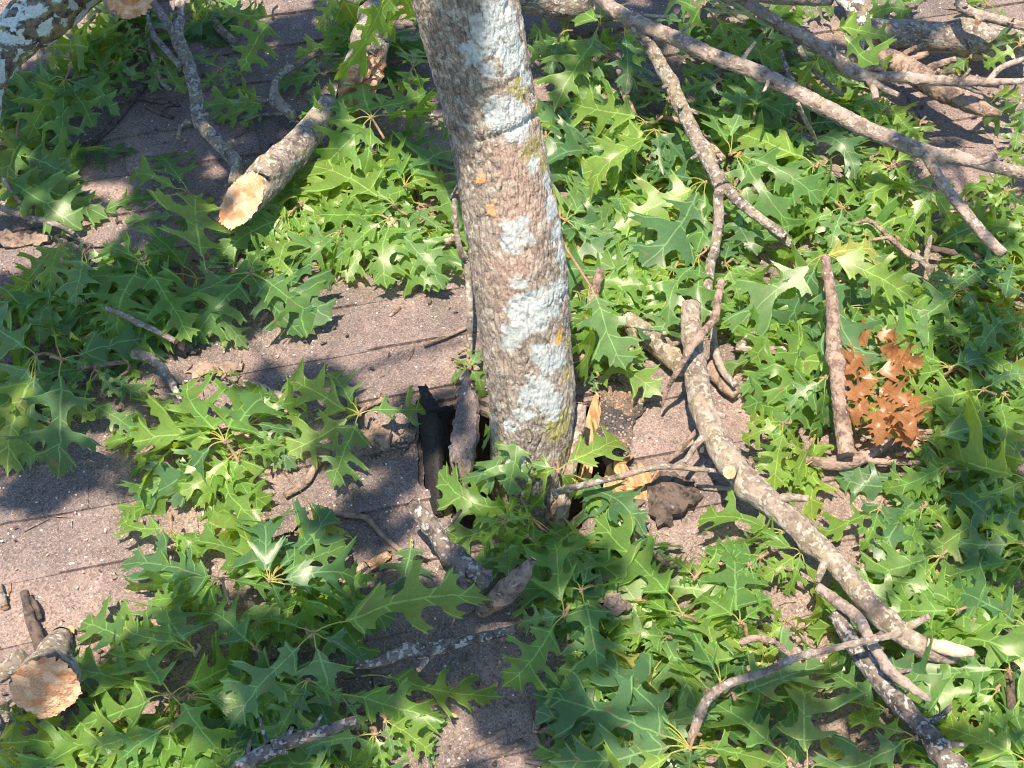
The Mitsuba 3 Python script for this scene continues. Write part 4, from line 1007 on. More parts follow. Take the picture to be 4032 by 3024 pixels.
def leaf_mesh(node, tip, r, width=None, tone=0, kind=None, normal=None, petiole=None, curl=1.0, floor=0.0085):
    """One leaf with its stalk from node to tip: vertices, faces, uv."""
    node, tip = np.asarray(node, float), np.asarray(tip, float)
    total = np.linalg.norm(tip - node)
    pet = r.uniform(.16, .26) if petiole is None else petiole
    kind = int(r.choice(3, p=[.46, .36, .18])) if kind is None else kind
    arch = np.array([0, 0, 1.0]) * total * r.uniform(.00, .07)
    base = node + (tip - node) * pet + arch
    chord = tip - base
    L0 = np.linalg.norm(chord)
    Y = chord / L0
    if normal is None:
        normal = np.array([r.normal(0, .28), r.normal(-.12, .28), 1.0])
    X = np.cross(Y, normal)
    X = unit(X) if np.linalg.norm(X) > 1e-3 else np.array([1.0, 0, 0])
    Z = np.cross(X, Y)
    pts, tri = LEAVES[kind]
    w = (width * 1.16 if width else r.uniform(.60, .86)) / 0.70
    w *= np.interp(total, [.0, .20, .34], [1.06, 1.0, .72])
    curl = curl * (.45 if total > .25 else 1.0) * (1.9 if r.random() < .14 else 1.0)
    x, y = pts[:, 0].copy(), pts[:, 1].copy()
    ux, uy = x.copy(), y.copy()
    x = x * (1 + r.uniform(-.12, .12) * np.sign(x)) * (1 + r.uniform(-.18, .18) * (y - .5))
    y = y + r.uniform(-.05, .05) * np.sin(2 * np.pi * y) + 0.05 * r.normal() * x
    for q in range(4):                                      # every lobe its own length and turn
        yc = (.14, .43, .70, .9)[q]
        for sd in (-1, 1):
            k = np.exp(-((uy - yc) / .13) ** 2) * (np.sign(ux) == sd)
            x = x * (1 + k * r.normal(0, .17))
            y = y + k * np.abs(ux) * r.normal(0, .22)
    x, y = x + r.normal(0, .006, len(x)), y + r.normal(0, .006, len(y))
    x = x * w
    x = x + r.normal(0, .05) * np.sin(np.pi * y)
    fold = r.uniform(.0, .48) * curl
    cx, ph = r.uniform(-.5, .35) * curl, r.uniform(0, 6.28)
    z = fold * np.abs(x) * (1 - .3 * y) + cx * x * x * 1.6 + .045 * curl * np.sin(7 * y + ph) * np.abs(x) / .3 + .03 * curl * np.sin(11 * y + 9 * x + ph) * np.abs(x) / .3
    c = float(np.clip(r.uniform(-.3, 1.35) * curl, -.8, 2.0))
    if abs(c) > 1e-3:                                       # droop: bend the blade about its width
        a = c * (y - .5)
        yy, zz = np.sin(a) / c, (np.cos(a) - 1) / c
        y2, z2 = yy - z * np.sin(a), zz + z * np.cos(a)
    else:
        y2, z2 = y - .5, z
    tw = r.normal(0, .22) * curl * (uy - .3)                # twist along the length
    x, z2 = x * np.cos(tw) - z2 * np.sin(tw), x * np.sin(tw) + z2 * np.cos(tw)
    nb = int(np.argmin(np.abs(ux) + np.abs(uy)))
    nt = int(np.argmin(np.abs(ux) + np.abs(uy - 1)))
    P2 = np.stack([x, y2, z2], 1)
    d = unit(P2[nt] - P2[nb])
    # turn the blade so that its chord is the Y axis
    e2 = d
    e1 = unit(np.array([1.0, 0, 0]) - d[0] * d)
    e3 = np.cross(e1, e2)
    Q = (P2 - P2[nb]) @ np.stack([e1, e2, e3], 1)
    Q *= L0 / np.linalg.norm(P2[nt] - P2[nb])
    v = base + Q[:, :1] * X + Q[:, 1:2] * Y + Q[:, 2:] * Z
    uv = np.stack([ux + 4 * tone, uy + 4 * kind], 1)
    if r.random() < .3:                                     # bites and torn lobes
        mid = np.stack([ux, uy], 1)[tri].mean(1)
        for _ in range(int(r.integers(1, 3))):
            o = np.array([r.choice([-1, 1]) * r.uniform(.12, .34), r.uniform(.15, .95)])
            tri = tri[np.linalg.norm(mid - o, axis=1) > r.uniform(.04, .10)] if len(tri) == len(mid) else tri
    # stalk
    ctrl = node * .45 + base * .55 + np.array([0, 0, 1.0]) * total * r.uniform(.02, .06)
    s = np.linspace(0, 1, 5)[:, None]
    path = node * (1 - s) ** 2 + ctrl * 2 * s * (1 - s) + base * s ** 2
    path = np.vstack([path, base + (v[np.argmin(np.abs(ux) + np.abs(uy - .06))] - base) * 1.0])
    rad = np.array([.0017, .0014, .0012, .0012, .0013, .0006])
    t, n_, b_ = frames(path)
    k = np.arange(5) / 5 * 2 * np.pi
    sv = (path[:, None] + (n_[:, None] * np.cos(k)[None, :, None] + b_[:, None] * np.sin(k)[None, :, None]) * rad[:, None, None]).reshape(-1, 3)
    i, j = np.meshgrid(np.arange(5), np.arange(5), indexing='ij')
    q = np.stack([i * 5 + j, i * 5 + (j + 1) % 5, (i + 1) * 5 + (j + 1) % 5, (i + 1) * 5 + j], -1).reshape(-1, 4)
    sf = np.vstack([q[:, [0, 1, 2]], q[:, [0, 2, 3]]])
    suv = np.tile([4.0 * tone, 4.0 * kind - .3], (len(sv), 1))
    V = np.vstack([v, sv])
    V[:, 2] = np.where(V[:, 2] < floor, floor + .0008 * np.tanh((V[:, 2] - floor) / .01) + .0006, V[:, 2])
    return V, np.vstack([tri, sf + len(v)]), np.vstack([uv, suv])


LEAF_COUNT = [0]


def add_leaf(key, args, r, **kw):
    v, f, uv = leaf_mesh(*args, r, **kw)
    LEAF_COUNT[0] += 1
    return put(key, v, f, 'leaf_skin', True, uv)


def add_twig(key, node, end, r, seed):
    mid = (node + end) / 2 + r.normal(0, .006, 3)
    path = smooth_path([[*end, .0034], [*mid, .0030], [*node, .0026]], .006)
    v, f, _, _ = tube(path, 7, .12, seed=seed, knots=3)
    parts = [capped(v, f, 7)]
    for _ in range(5):
        q = unit(r.normal(0, 1, 3) + unit(node - end) * .8)
        m = trimesh.creation.icosphere(subdivisions=1, radius=.0026)
        parts.append((np.array(m.vertices) * [1, 1, 1.5] + node + q * .0035, np.array(m.faces)))
    put(f'{key}__twig', *merge(parts), 'twig_skin')


SPRIGS = open_table = """
0 0 425,520,.12|455,345|410,915 745,735 600,800 60,560 40,700 210,870 330,810|hanging below the lichened corner log, largest leaf pointing down
0 0 95,1020,.09|150,690|515,1035,.9 480,1140 10,900 300,890 20,1120|at the left edge under the corner log, broad leaf to the right
0 0 0,1165,.07|-60,1100|625,1395,.75 180,1390 470,1460 90,1330|at the left edge with a long dark leaf over the shingles
0 0 280,320,.16|200,300|610,330,.8 390,470,.7|of two bluish leaves touching the underside of the corner log
0 0 740,405,.06|620,368|840,615 700,560 930,495 560,525 830,335|in the upper left, in front of the small shaded brown ground patch
0 0 880,330,.06|960,340|760,250 1000,270 720,340 930,400 800,410|in the upper left shade below the pale sawn log end
0 0 820,130,.10|900,60|880,270 610,290 640,150 700,240 840,20|under the pale sawn log end at the top left
0 0 650,70,.22|560,10|640,200 600,280,.5|of two narrow leaves between corner log and pale sawn end
0 0 1055,380,.07|1010,350|1190,585,.8 985,480 1000,580 1090,420|with a bright leaf left of the mottled branch
0 0 1440,455,.06|1400,500|1310,385 1570,480 1480,570 1330,560 1540,400|dark and star-like, right of the mottled branch
0 0 1725,655,.05|1780,680|1340,690,.5 1600,810 1450,780 1490,620|low dark, beside the angled grey stick
0 0 1785,120,.10|1810,40|1600,430,.75 1640,90 1500,60|with an arched stalk and a grey-green leaf near the top
0 0 1350,20,.10|1360,-80|1340,135 1250,20 1270,110 1480,90|at the top edge, right of the mottled branch top
0 0 1230,1255,.07|950,1368|1060,1035,.8 890,1180,.45 1215,1500,.7 1400,1370,.5|alone on the open shaded shingles with a dark leaf pointing up
0 0 240,760,.03|190,700|40,830 130,690 330,740 90,880|at the left, beneath the hanging leaves of the corner log
1 0 240,1390,.08|330,1310|-190,1659,.7 60,1610,.7 -80,1480,.5 130,1650|spilling below the slanting sawn log, broad leaf lower left
1 0 770,770,.16|850,905|490,1085,.75 410,600,.6 715,575,.7 1075,620,.6 330,840,.6 1130,730,.4 690,1160,.6|topmost of the sunny pile left of the trunk
1 0 920,1340,.12|1000,1400|380,1105,.7 735,1215,.7 700,1480,.5 560,1330|in the middle of the sunny pile left of the trunk
1 0 985,1215,.10|1040,1230|955,900,.75 840,960,.6 1260,1010,.9 1220,1170,.7|leaning against the trunk in the sunny pile
1 0 880,1430,.12|830,1400|1165,1850,.85 870,1830,.7 560,1700,.7 390,1400,.6 640,1800,.6|with large bright leaves drooping over the lit shingles
1 0 700,1250,.07|680,1180|420,1180,.8 760,1050,.7 560,1450 850,1330|low in the sunny pile by the slanting log
1 0 1040,440,.12|1010,560|1140,690,.7 950,660 960,345 1075,330 1130,420|in the shade against the trunk's left side
1 0 930,-80,.42|980,-160|560,460,.42 745,250,.5 870,215,.5 1010,100,.6|hanging dark over the top edge beside the trunk
1 0 560,-30,.22|600,-120|420,165,.5 520,185,.5 470,30,.5 610,120,.5|lit yellow-green at the top edge left of the hanging dark leaves
1 0 460,485,.05|520,470|185,560,.7 610,465,.5 330,450|flat on the shingles by the angled grey stick
1 0 1190,770,.12|1240,720|1080,900,.7 1265,900,.7 1010,800|bright, close against the trunk's left edge
1 0 300,1340,.07|380,1280|20,1580,.7 110,1680 210,1300 330,1560,.6|below the oblique sawn face
2 0 600,165,.14|690,120|340,660,.8 460,560,.6 700,310,.6 510,120,.5 640,60|large and dark right of the trunk top
2 0 330,260,.10|420,200|160,400,.7 180,290 380,400 270,480|shaded, touching the trunk's right edge
2 0 760,170,.18|780,90|770,580,.6 860,450,.5 620,100,.5 900,330,.5|dark under the start of the forking grey branch
2 0 1045,660,.10|1100,620|860,505,.7 880,640,.6 1000,780|dim, left of the forking grey branch
2 0 900,800,.14|1010,760|465,690,.65 620,890,.6 740,940,.5|bright, pointing left above the sunlit leaves right of the trunk
2 0 960,850,.15|1060,880|410,1120,.6 590,1270,.5 1010,1110,.5 1070,1120,.45 1190,1090,.5|big and sunlit with a long pale leaf reaching to the trunk
2 0 1290,1190,.15|1330,1130|760,1450,.85 900,1110,.6 910,1680,.7 1235,1610,.6|glossy pale, under the fork of the grey branch
2 0 380,1440,.08|340,1380|735,1225,.75 500,1180,.5 820,1900,.7 690,1560,.5|with broad bright leaves close right of the trunk
2 0 1455,1010,.12|1500,1030|1480,600,.5 1330,720,.5|of two folded glossy leaves right of the grey branch
2 0 1490,1020,.15|1530,1010|1990,1300,.6 1830,1480,.5 1560,1420,.5 1700,1030|with a wide green leaf running right from the grey branch
2 0 1350,120,.20|1310,60|1745,415,.6 1530,380,.7 1610,60,.6 1420,10|under the upper speckled branch with one lime leaf
2 0 1285,30,.16|1330,-40|1120,225,.7 1050,110,.6 1330,-90,.7 1430,-20|dark at the top edge above the speckled branch
2 0 1385,520,.12|1330,470|1520,585,.6 1250,665,.7 1400,600,.6 1300,450,.6 1160,600,.6|dark, just below the middle of the speckled branch
2 0 1610,745,.16|1600,800|1580,575,.5 1680,580,.5|small and lime, standing by the dark gap under the speckled branch
2 0 1540,1290,.10|1470,1240|1830,1400,.6 1700,1560,.6 1520,1600,.6 1790,1290,.5|right of the grey branch's lower fork
2 0 250,900,.05|230,820|300,1100 420,960,.6 380,800,.6 330,1180,.6|deep in the shade low right of the trunk
2 0 330,690,.06|300,620|560,760,.6 480,880,.7 210,760 460,690|shaded, half way down beside the trunk
3 0 580,205,.22|520,160|885,440,.75 905,255,.6 720,180,.5|yellow-green over the horizontal top right log
3 0 500,345,.16|560,300|355,620,.75 590,520,.7 440,450|dark blue-green between the two brown branches
3 0 940,715,.14|880,720|770,640,.6 820,900,.6 1010,900,.8 1140,880,.7 740,800,.6|with arching stalks beside the pink shingle patch
3 0 960,1090,.10|930,1040|765,1150,.6 900,990,.6 1160,1020,.7 1090,1200,.7 760,1240,.6|just under the speckled branch at the right
3 0 1215,1235,.16|1180,1190|1025,1650,.45 1200,1610,.4 1335,1500,.5 860,1190,.3 1430,1400,.5|hanging lime-green below the speckled branch fork
3 0 450,1085,.12|480,1060|-160,880,.6 420,1290,.4 230,1300,.6 120,900,.6|broad and green left of the thin hanging twig at the right
3 0 640,1360,.10|600,1300|340,1470,.6 560,1600,.7 780,1500,.6 500,1200,.6 750,1290|with a leaf folded upright in the middle of the right pile
3 0 1830,660,.12|1900,640|1580,780,.7 1770,940,.7 1640,650,.5 1850,850|at the right edge by the splintered mossy stick
3 0 1840,1020,.10|1900,1000|1680,1000,.7 1690,1170,.7 1790,1140|at the right edge just over the speckled branch
3 0 1700,1250,.08|1780,1230|1490,1390,.6 1590,1270,.6 1620,1180,.6 1600,1420,.6 1820,1330|in the shade right of the bare branch fork
3 0 1850,1500,.10|1900,1490|1590,1460,.8 1700,1650,.8 1690,1360,.6|large and dusky at the right edge below the speckled branch
3 0 1800,295,.20|1850,270|1520,305,.5 1590,420,.7 1690,240,.6|bright tip lying across the horizontal top right log
3 0 1480,370,.10|1530,340|1300,490,.5 1390,450,.5|of two small leaves under the horizontal top right log
3 0 1120,50,.14|1180,0|840,125,.6 1000,110,.6 950,0,.6 1080,-60|dark at the top edge over the grey limb
3 0 1590,30,.12|1650,-20|1500,20 1480,130,.6 1700,90,.6 1450,-40|at the top right corner behind the arching branch
3 0 130,250,.10|90,180|210,420,.6 -20,330,.6 290,260,.6 180,110|between the speckled branch and the brown branch
3 0 380,-30,.12|330,-70|200,80,.6 440,110,.6 560,80,.6 330,150,.6|dark beneath the orange-pink sawn tip at the top
0 1 20,380,.08|-60,330|445,375,.6 230,595,.7 40,590,.6 -100,520,.6 390,530,.5|at the left edge in the middle, leaves spread like a fan
0 1 400,0,.10|380,-40|185,255,.8 420,180,.6 330,300,.6|pale green, high on the left middle cluster
0 1 545,60,.10|600,20|500,395,.75 620,300,.4|with a folded leaf right of the pale green one, middle left
0 1 910,130,.12|960,100|795,630,.85 1120,285,.35 770,130,.4 740,40,.5 1210,595,.7 1080,50,.6|centred by a blue-green leaf pointing down over the grey stick
0 1 1345,195,.11|1380,230|1280,-250,.95 1480,100,.6|with one large leaf held upright below the sawn face
0 1 1640,210,.09|1660,130|1045,395,.7 1300,610,.75 1375,220,.4 2110,485,.8 1690,90,.5 1820,120,.5|lying over the shade edge with leaves spread left and right
0 1 240,745,.10|410,770|-130,540,.7 20,890,.4 75,1440,.8 -20,1180,.8 200,1410,.5 290,920,.5|low at the left edge with long leaves pointing downward
0 1 405,775,.12|330,760|380,1475,.75 1085,645,.6 310,530,.4 560,800,.6|with one long leaf down and one arching right at the middle left
0 1 620,840,.06|640,800|780,995,.5 500,1120,.4 700,740,.7 820,930,.6|small, around the pinkish bare twig
0 1 1470,1310,.14|1560,1440|1265,960,.75 1660,975,.85 925,1320,.6 945,1660,.55 1100,1190,.6 1035,1055,.5 1790,1085,.6|in the sun, radiating from a pale twig at centre left
0 1 1570,1375,.10|1540,1420|1830,1290,.5 1650,1500,.6 1210,1610,.7 1310,1700,.7 1500,1720,.7 1790,1400,.5|lower half of the radiating cluster at centre left
0 1 1470,860,.05|1450,900|1420,815,.4 1330,870,.4 1560,880,.5|tiny, over the pinkish bark flake
1 1 690,1130,.09|730,1080|250,965,.75 500,890,.6 620,1080,.6 235,1365,.65 530,1560,.65 1085,1100,.55|flat, reaching right to the black hole with five spread leaves
1 1 -40,1200,.08|-80,1180|330,1245,.6 250,1450,.5 150,1450,.6 310,1100,.5 130,1030|bright, joined to the right side of the radiating cluster
1 1 -30,220,.07|-90,230|440,485,.8 270,580,.6 260,250,.4|with a clean leaf pointing right over the shingles
1 1 560,-60,.10|600,-100|490,275,.4 680,130,.6 340,130,.6 130,120,.6|drooping in front of the lit shingles below the sunny pile
1 1 900,-100,.10|950,-130|850,220,.55 1025,275,.5 1160,180,.7 1240,150,.5|with lobed tips casting spiky shadows on the lit shingles
1 1 1405,830,.10|1400,740|1300,900,.6 1500,745,.6 1485,1000,.6 1330,810,.5|small and dark at the top of the upright shingle strip
1 1 1725,1240,.15|1660,1260|1660,1615,.7 1430,1620,.5 1530,1250,.6 1790,1480,.4 1600,1420,.6|in front of the trunk foot with drooping dark leaf
2 1 535,290,.20|370,30|740,775,.7 470,830,.3 500,440,.4|hanging by a thin twig right of the trunk, big lime leaf
2 1 600,890,.06|560,800|560,970,.7 545,760,.5 480,900,.5|small and shaded, wedged right of the trunk above the orange splinters
2 1 1085,180,.10|1130,120|875,300,.7 1045,580,.6 1240,90,.5 790,200,.6 920,440,.6|sunlit above the twin lichened pieces of wood
2 1 1240,100,.12|1280,40|1270,500,.6 1080,520,.5 1350,330,.5|glossy, above the stub end of the long branch
2 1 1420,150,.10|1470,110|1600,355,.6 1400,50,.6 1650,330,.6 1510,420,.6 1590,100,.6|pale, just right of the twig above the long branch
3 1 500,100,.18|530,110|-20,545,.6 250,600,.75 770,785,.65 1035,350,.5 810,60,.5 400,330,.4|crowning the upright reddish stick with big pale leaves
3 1 1430,310,.12|1450,360|975,600,.75 1640,560,.4 1500,520,.5 1230,260,.5 1060,420,.6|with a wide leaf right of the dead brown leaves
3 1 530,890,.14|560,880|40,1060,.65 200,1240,.75 300,1080,.5 480,1250,.4|growing left from the upright reddish stick
3 1 250,1190,.12|300,1170|110,1450,.6 200,1590,.65 360,1370,.5 10,1290,.6 60,1140,.6|bright, between the long branch and the upright stick
3 1 1340,830,.12|1380,810|985,640,.5 900,810,.4 1010,880,.6 1560,790,.5|spiky, leaning over the dead brown leaves
3 1 1560,970,.13|1620,990|1045,1085,.7 1300,1210,.5 1800,880,.5|with a forward-pointing lobed leaf right of the dead brown leaves
3 1 1690,1000,.10|1740,1010|1820,1140,.5 1560,1150,.5 1640,1280,.6 1830,960,.5|at the star of bare bud stalks near the right edge
3 1 1325,1480,.12|1400,1500|950,1600,.5 1060,1670,.7 1150,1570,.7 1180,1720,.6|low, below the crosswise dark stick
3 1 1840,1570,.12|1900,1580|1330,1440,.75 1500,1680,.6 1700,1700,.7|broad and bluish at the right edge under the crosswise stick
3 1 1160,1290,.10|1100,1280|1450,1330,.5 1380,1420,.5 1200,1430,.5 1700,1300,.5|flat, right of the crosswise dark stick
3 1 1000,-20,.10|960,-60|900,90,.6 1100,120,.6 880,-80,.6 1030,210,.5|at the right, left of the crooked grey twig
3 1 1500,150,.08|1560,120|1380,250,.6 1650,280,.6 1400,60,.6 1720,140|shaded behind the crooked grey twig
3 1 1800,540,.09|1850,520|1690,610,.7 1740,740,.7 1640,480,.6 1830,660,.6|at the right edge level with the dead brown leaves
0 2 1450,430,.12|1500,590|890,480,.4 850,350,.5 1000,390,.6 1190,565,.65 1310,640,.6 1720,430,.5 1825,520,.5 1040,550,.5|spreading left over the pink shingles at lower left
0 2 1770,425,.12|1800,330|1520,340,.6 1600,280,.6 1825,190,.6 1480,250,.5 1680,300,.6|bright, in the middle of the lower left group
0 2 1120,110,.10|1130,40|1040,265,.6 1180,240,.5 1250,370,.5 840,20,.6 1300,260,.5|at the bottom of the radiating cluster, edge-on in the sun
0 2 1280,910,.13|1290,850|1040,640,.85 800,690,.5 790,800,.6 1080,760,.5|with a wide dark leaf in the lower left shade
0 2 1030,935,.11|1100,960|590,735,.55 650,990,.4 740,850,.4|with a long dark leaf toward the lower left log end
0 2 1120,1185,.15|1230,1170|900,890,.7 1600,930,.75 510,1380,.6 1450,1570,.75 1080,1370,.4|largest in the lower left, four dark leaves crossed at a bud
0 2 1240,1195,.12|1290,1210|1560,1095,.3 1820,1290,.5 1680,1180,.5 1420,1330,.5|just right of the crossed dark leaves at lower left
0 2 1130,1378,.13|1180,1370|570,1565,.6 980,1710,.75 760,1650,.5 1170,1560,.4|at the bottom left with pale shiny leaves
0 2 50,1270,.09|0,1240|110,1410,.6 215,1250,.5 30,1290,.5 -60,1390|under the round orange sawn face
0 2 -70,1530,.08|-100,1500|245,1340,.5 215,1490,.6 440,1490,.7 300,1680,.7 100,1680,.7|in the bottom left corner
0 2 1665,875,.11|1720,900|1370,665,.7 1560,690,.5 1780,760,.5|with a lime leaf at the right of the lower left group
0 2 1830,1390,.08|1880,1370|1610,1490,.6 1690,1640,.7 1560,1340,.5|dark, above the lichened stick at the bottom
0 2 820,1110,.08|860,1150|690,1000,.8 650,1180,.5 780,1290,.5|bluish, right of the round orange sawn face
1 2 100,440,.14|180,450|470,5,.6 555,225,.5 -60,330,.4 215,610,.5 645,645,.3 625,470,.5 200,500,.4 20,110,.6 150,120,.6|sunlit with leaves in all directions left of the torn shingle flap
1 2 250,290,.10|200,340|470,10,.8 380,170,.5|with a single leaf standing up beside the thin bent twig
1 2 390,775,.13|340,740|1420,590,.6 485,1390,.75 715,980,.55 -100,1340,.6 60,700,.4|with a very long dark leaf over the crooked lichened stick
1 2 350,1085,.11|330,1140|135,1480,.7 -10,1370,.55 300,1370,.5 580,1180,.5|dark, beneath the long dark leaf at lower middle
1 2 560,1180,.08|500,1150|1165,1330,.7 900,1240,.5 720,1400,.5|lime below the flat dark leaf at lower middle
1 2 790,1440,.10|760,1400|335,1555,.7 600,1690,.6 720,1680,.6 850,1640,.5|dusky at the bottom, right of the lichened stick's tip
1 2 860,1350,.08|830,1310|1130,1540,.7 900,1560,.6 1010,1370,.5|small and dark at the bottom middle left
2 2 480,500,.13|560,470|290,200,.7 580,1075,.8 560,290,.5 190,440,.4 700,450,.4|below the trunk with a broad blue-green leaf hanging down
2 2 370,660,.13|400,600|10,1070,.8 95,720,.5 280,270,.55 150,560,.6|next to the broad blue-green leaf, wide leaf toward lower left
2 2 1140,660,.13|1230,700|635,100,.55 780,640,.3 860,720,.4 1000,480,.4|with one long upright leaf below the black slab
2 2 1515,715,.12|1560,790|1480,225,.8 1290,540,.6 1380,760,.4 1600,830,.5 1700,600,.5|with a bright star-shaped leaf standing at the arched twig
2 2 1810,120,.10|1860,110|1300,50,.6 1500,190,.4 1640,230,.5|with a flat leaf pointing left toward the black slab
2 2 1390,1110,.11|1400,1180|1100,670,.5 1300,680,.5 1540,940,.4|of narrow parallel leaves pointing up at lower right
2 2 1310,1150,.10|1350,1200|865,785,.4 1170,1260,.4 1100,1060,.5|edge-on, left of the parallel upright leaves
2 2 1010,1200,.10|1060,1250|625,865,.4 900,1060,.5|of two slim leaves below the mid-right pale leaf
2 2 1060,800,.08|1100,780|690,830,.7 830,960,.6|pale and flat right of the broad blue-green leaf
2 2 1190,1530,.14|1260,1440|275,1215,.6 560,1070,.5 620,990,.5 370,1600,.65 560,1760,.6 880,1290,.5 1540,1515,.4 1770,1640,.5 1200,1720,.5|largest at the bottom, long leaves sweeping up left
2 2 1480,1200,.12|1420,1190|2010,1010,.75 1640,1290,.4|with a toothed leaf pointing right under the long bent stick
2 2 1830,1600,.11|1870,1640|1365,1250,.65 1720,1700,.6|with a leaf pointing up left near the bottom right
2 2 130,150,.10|180,190|60,90,.5 140,70,.5 -10,180,.6 -60,270,.6 260,310,.4|dark, in front of the hole at the trunk's foot
2 2 420,330,.08|440,400|480,170,.8 300,130,.6 560,240,.5|dull, behind the stout broken stub
2 2 900,560,.08|850,600|760,620,.6 1060,470,.5 1010,650,.5 790,700,.5 950,700,.5|lime, at the middle of the lower right pile
2 2 1220,420,.08|1280,380|1090,300,.7 1130,450,.6 1310,300,.6 1330,500,.5|yellowish, above the parallel upright leaves
2 2 1650,280,.09|1700,250|1330,230,.5 1500,420,.5 1800,420,.6 1620,480,.6|bright, left of the long branch at the lower right
2 2 -30,60,.12|-60,20|-150,180,.6 30,180,.6 130,10,.5 -200,50,.5 40,-90,.5|heaped in the hole before the trunk
2 1 330,1500,.12|300,1440|130,1560,.7 60,1400,.5 690,1330,.5 420,1650,.5|grey-green at the trunk's right foot
3 2 370,250,.09|400,180|120,420,.5 70,150,.5 440,660,.35 280,500,.5|tall, folded along the left of the long branch
3 2 280,700,.09|320,760|90,610,.5 150,760,.5 430,640,.4 420,860,.4 60,860,.5|lime, left of the dark straight branch top
3 2 1285,275,.10|1320,240|790,440,.6 1130,500,.6 900,330,.5 1050,560,.5|sunny, right of the middle of the long branch
3 2 1395,630,.12|1440,620|925,645,.6 1240,790,.4 1300,540,.4|with a leaf overlapping the right side of the long branch
3 2 1840,745,.12|1880,760|1375,510,.65 1590,470,.5 1420,740,.5|with a spread leaf pointing left at the lower right edge
3 2 880,-30,.10|920,-60|500,150,.5 760,210,.5 980,120,.5|dark-edged, over the pink shingles right of the long branch
3 2 1160,-40,.12|1180,-80|1090,290,.4 1000,60,.5 1330,90,.5|with a narrow leaf hanging over the curved twig
3 2 1830,200,.11|1870,210|1300,190,.5 1560,70,.5 1650,270,.4|dusky at the right edge, lower third
3 2 1830,290,.10|1870,300|1290,450,.6 1650,560,.5 1480,370,.4|large, pointing left beneath the dusky right edge leaf
3 2 1730,1025,.12|1780,1050|1075,1030,.6 1640,840,.5 1560,1200,.5 1840,1090,.5|beside the dark grey upright branch, leaf over the pale splint
3 2 1655,1150,.11|1700,1090|1050,1160,.6 1430,1400,.5|below the pale splint with a leaf pointing left
3 2 405,1700,.11|420,1760|390,1140,.85 640,1480,.5|with one dark symmetrical leaf pointing up at the bottom
3 2 1115,1465,.12|1150,1440|530,1650,.65 720,1320,.5 900,1600,.4|bright, crossing in front of the dark straight branch
3 2 1860,1630,.12|1900,1650|1335,1410,.7 1340,1640,.5 1600,1350,.5 1790,1330,.5|big-leaved, in the bottom right corner
3 2 930,1290,.10|960,1320|525,1050,.6 700,1340,.5 560,1250,.4|lime, between the two dark branches at the bottom right
3 2 1000,1650,.09|1040,1690|800,1600,.6 880,1720,.6 1160,1600,.6|at the bottom edge right of the pale grey stick
3 2 1500,700,.07|1540,720|1280,700,.6 1200,860,.5 1600,860,.6 1460,880,.6|shaded, above the pale splint
3 2 150,1200,.08|100,1230|300,1310,.5 60,1400,.6 20,1290,.5|dusky, left of the symmetrical bottom leaf
3 2 30,330,.10|60,300|90,560,.6 -60,560,.5 -110,330,.6 120,420,.5|yellow-green, under the tall folded leaf
"""
SINGLES = """
0 0 590,1435,.015|1010,1275,.5|single green leaf lying flat on shaded shingles, stalk to the left
0 0 1205,1415,.02|800,1440,.35|single narrow leaf lying beside the open-ground sprig
0 0 560,1300,.02|650,1290,.9|small yellowed leaf lobe on the shingles at the left
1 0 300,765,.02|450,635,.6|single pale leaf lying in front of the slanting log
1 0 240,860,.02|300,800,.8|small leaf at the end of the angled grey stick
3 0 905,765,.12|735,650,.8|single dark leaf standing over the shingles below the brown branch spurs
0 1 1005,880,.03|935,1045,.8|single leaf hanging beside the bent grey stick
0 1 545,1050,.05|935,1285,.5|single dark leaf with curled edge pointing at the yellow chips
1 1 420,165,.02|120,255,.6|single pale lime leaf near the shade edge
1 2 1030,145,.04|985,590,.85|single oak leaf lying apart on the shingles below the hole
1 2 705,1060,.05|1630,1195,.62|single large flat leaf pointing right at the bottom middle
1 2 1185,1670,.02|1165,1445,.6|small lime leaf on the shingles at the bottom edge
3 1 440,1440,.06|250,1570,.8|small lime leaf at the foot of the upright reddish stick
"""
DEAD = [(850, 620, 960, 650), (870, 690, 1010, 770), (800, 700, 770, 640), (780, 740, 650, 850), (860, 860, 1020, 900), (800, 900, 690, 1010), (900, 960, 1040, 1060), (800, 1020, 730, 1180), (850, 1100, 860, 1300), (940, 1120, 1070, 1270), (880, 1010, 960, 1180), (760, 820, 830, 930), (930, 780, 1070, 830), (1090, 1000, 1130, 1150)]
TONE_P = [.29, .25, .22, .12, 0, .004, .116]


def tips(c, r, text):
    out = []
    for tok in text.split():
        a = [float(x) for x in tok.split(',')]
        out.append((zp(c, r, a[0], a[1]), a[2] if len(a) > 2 else None))
    return out


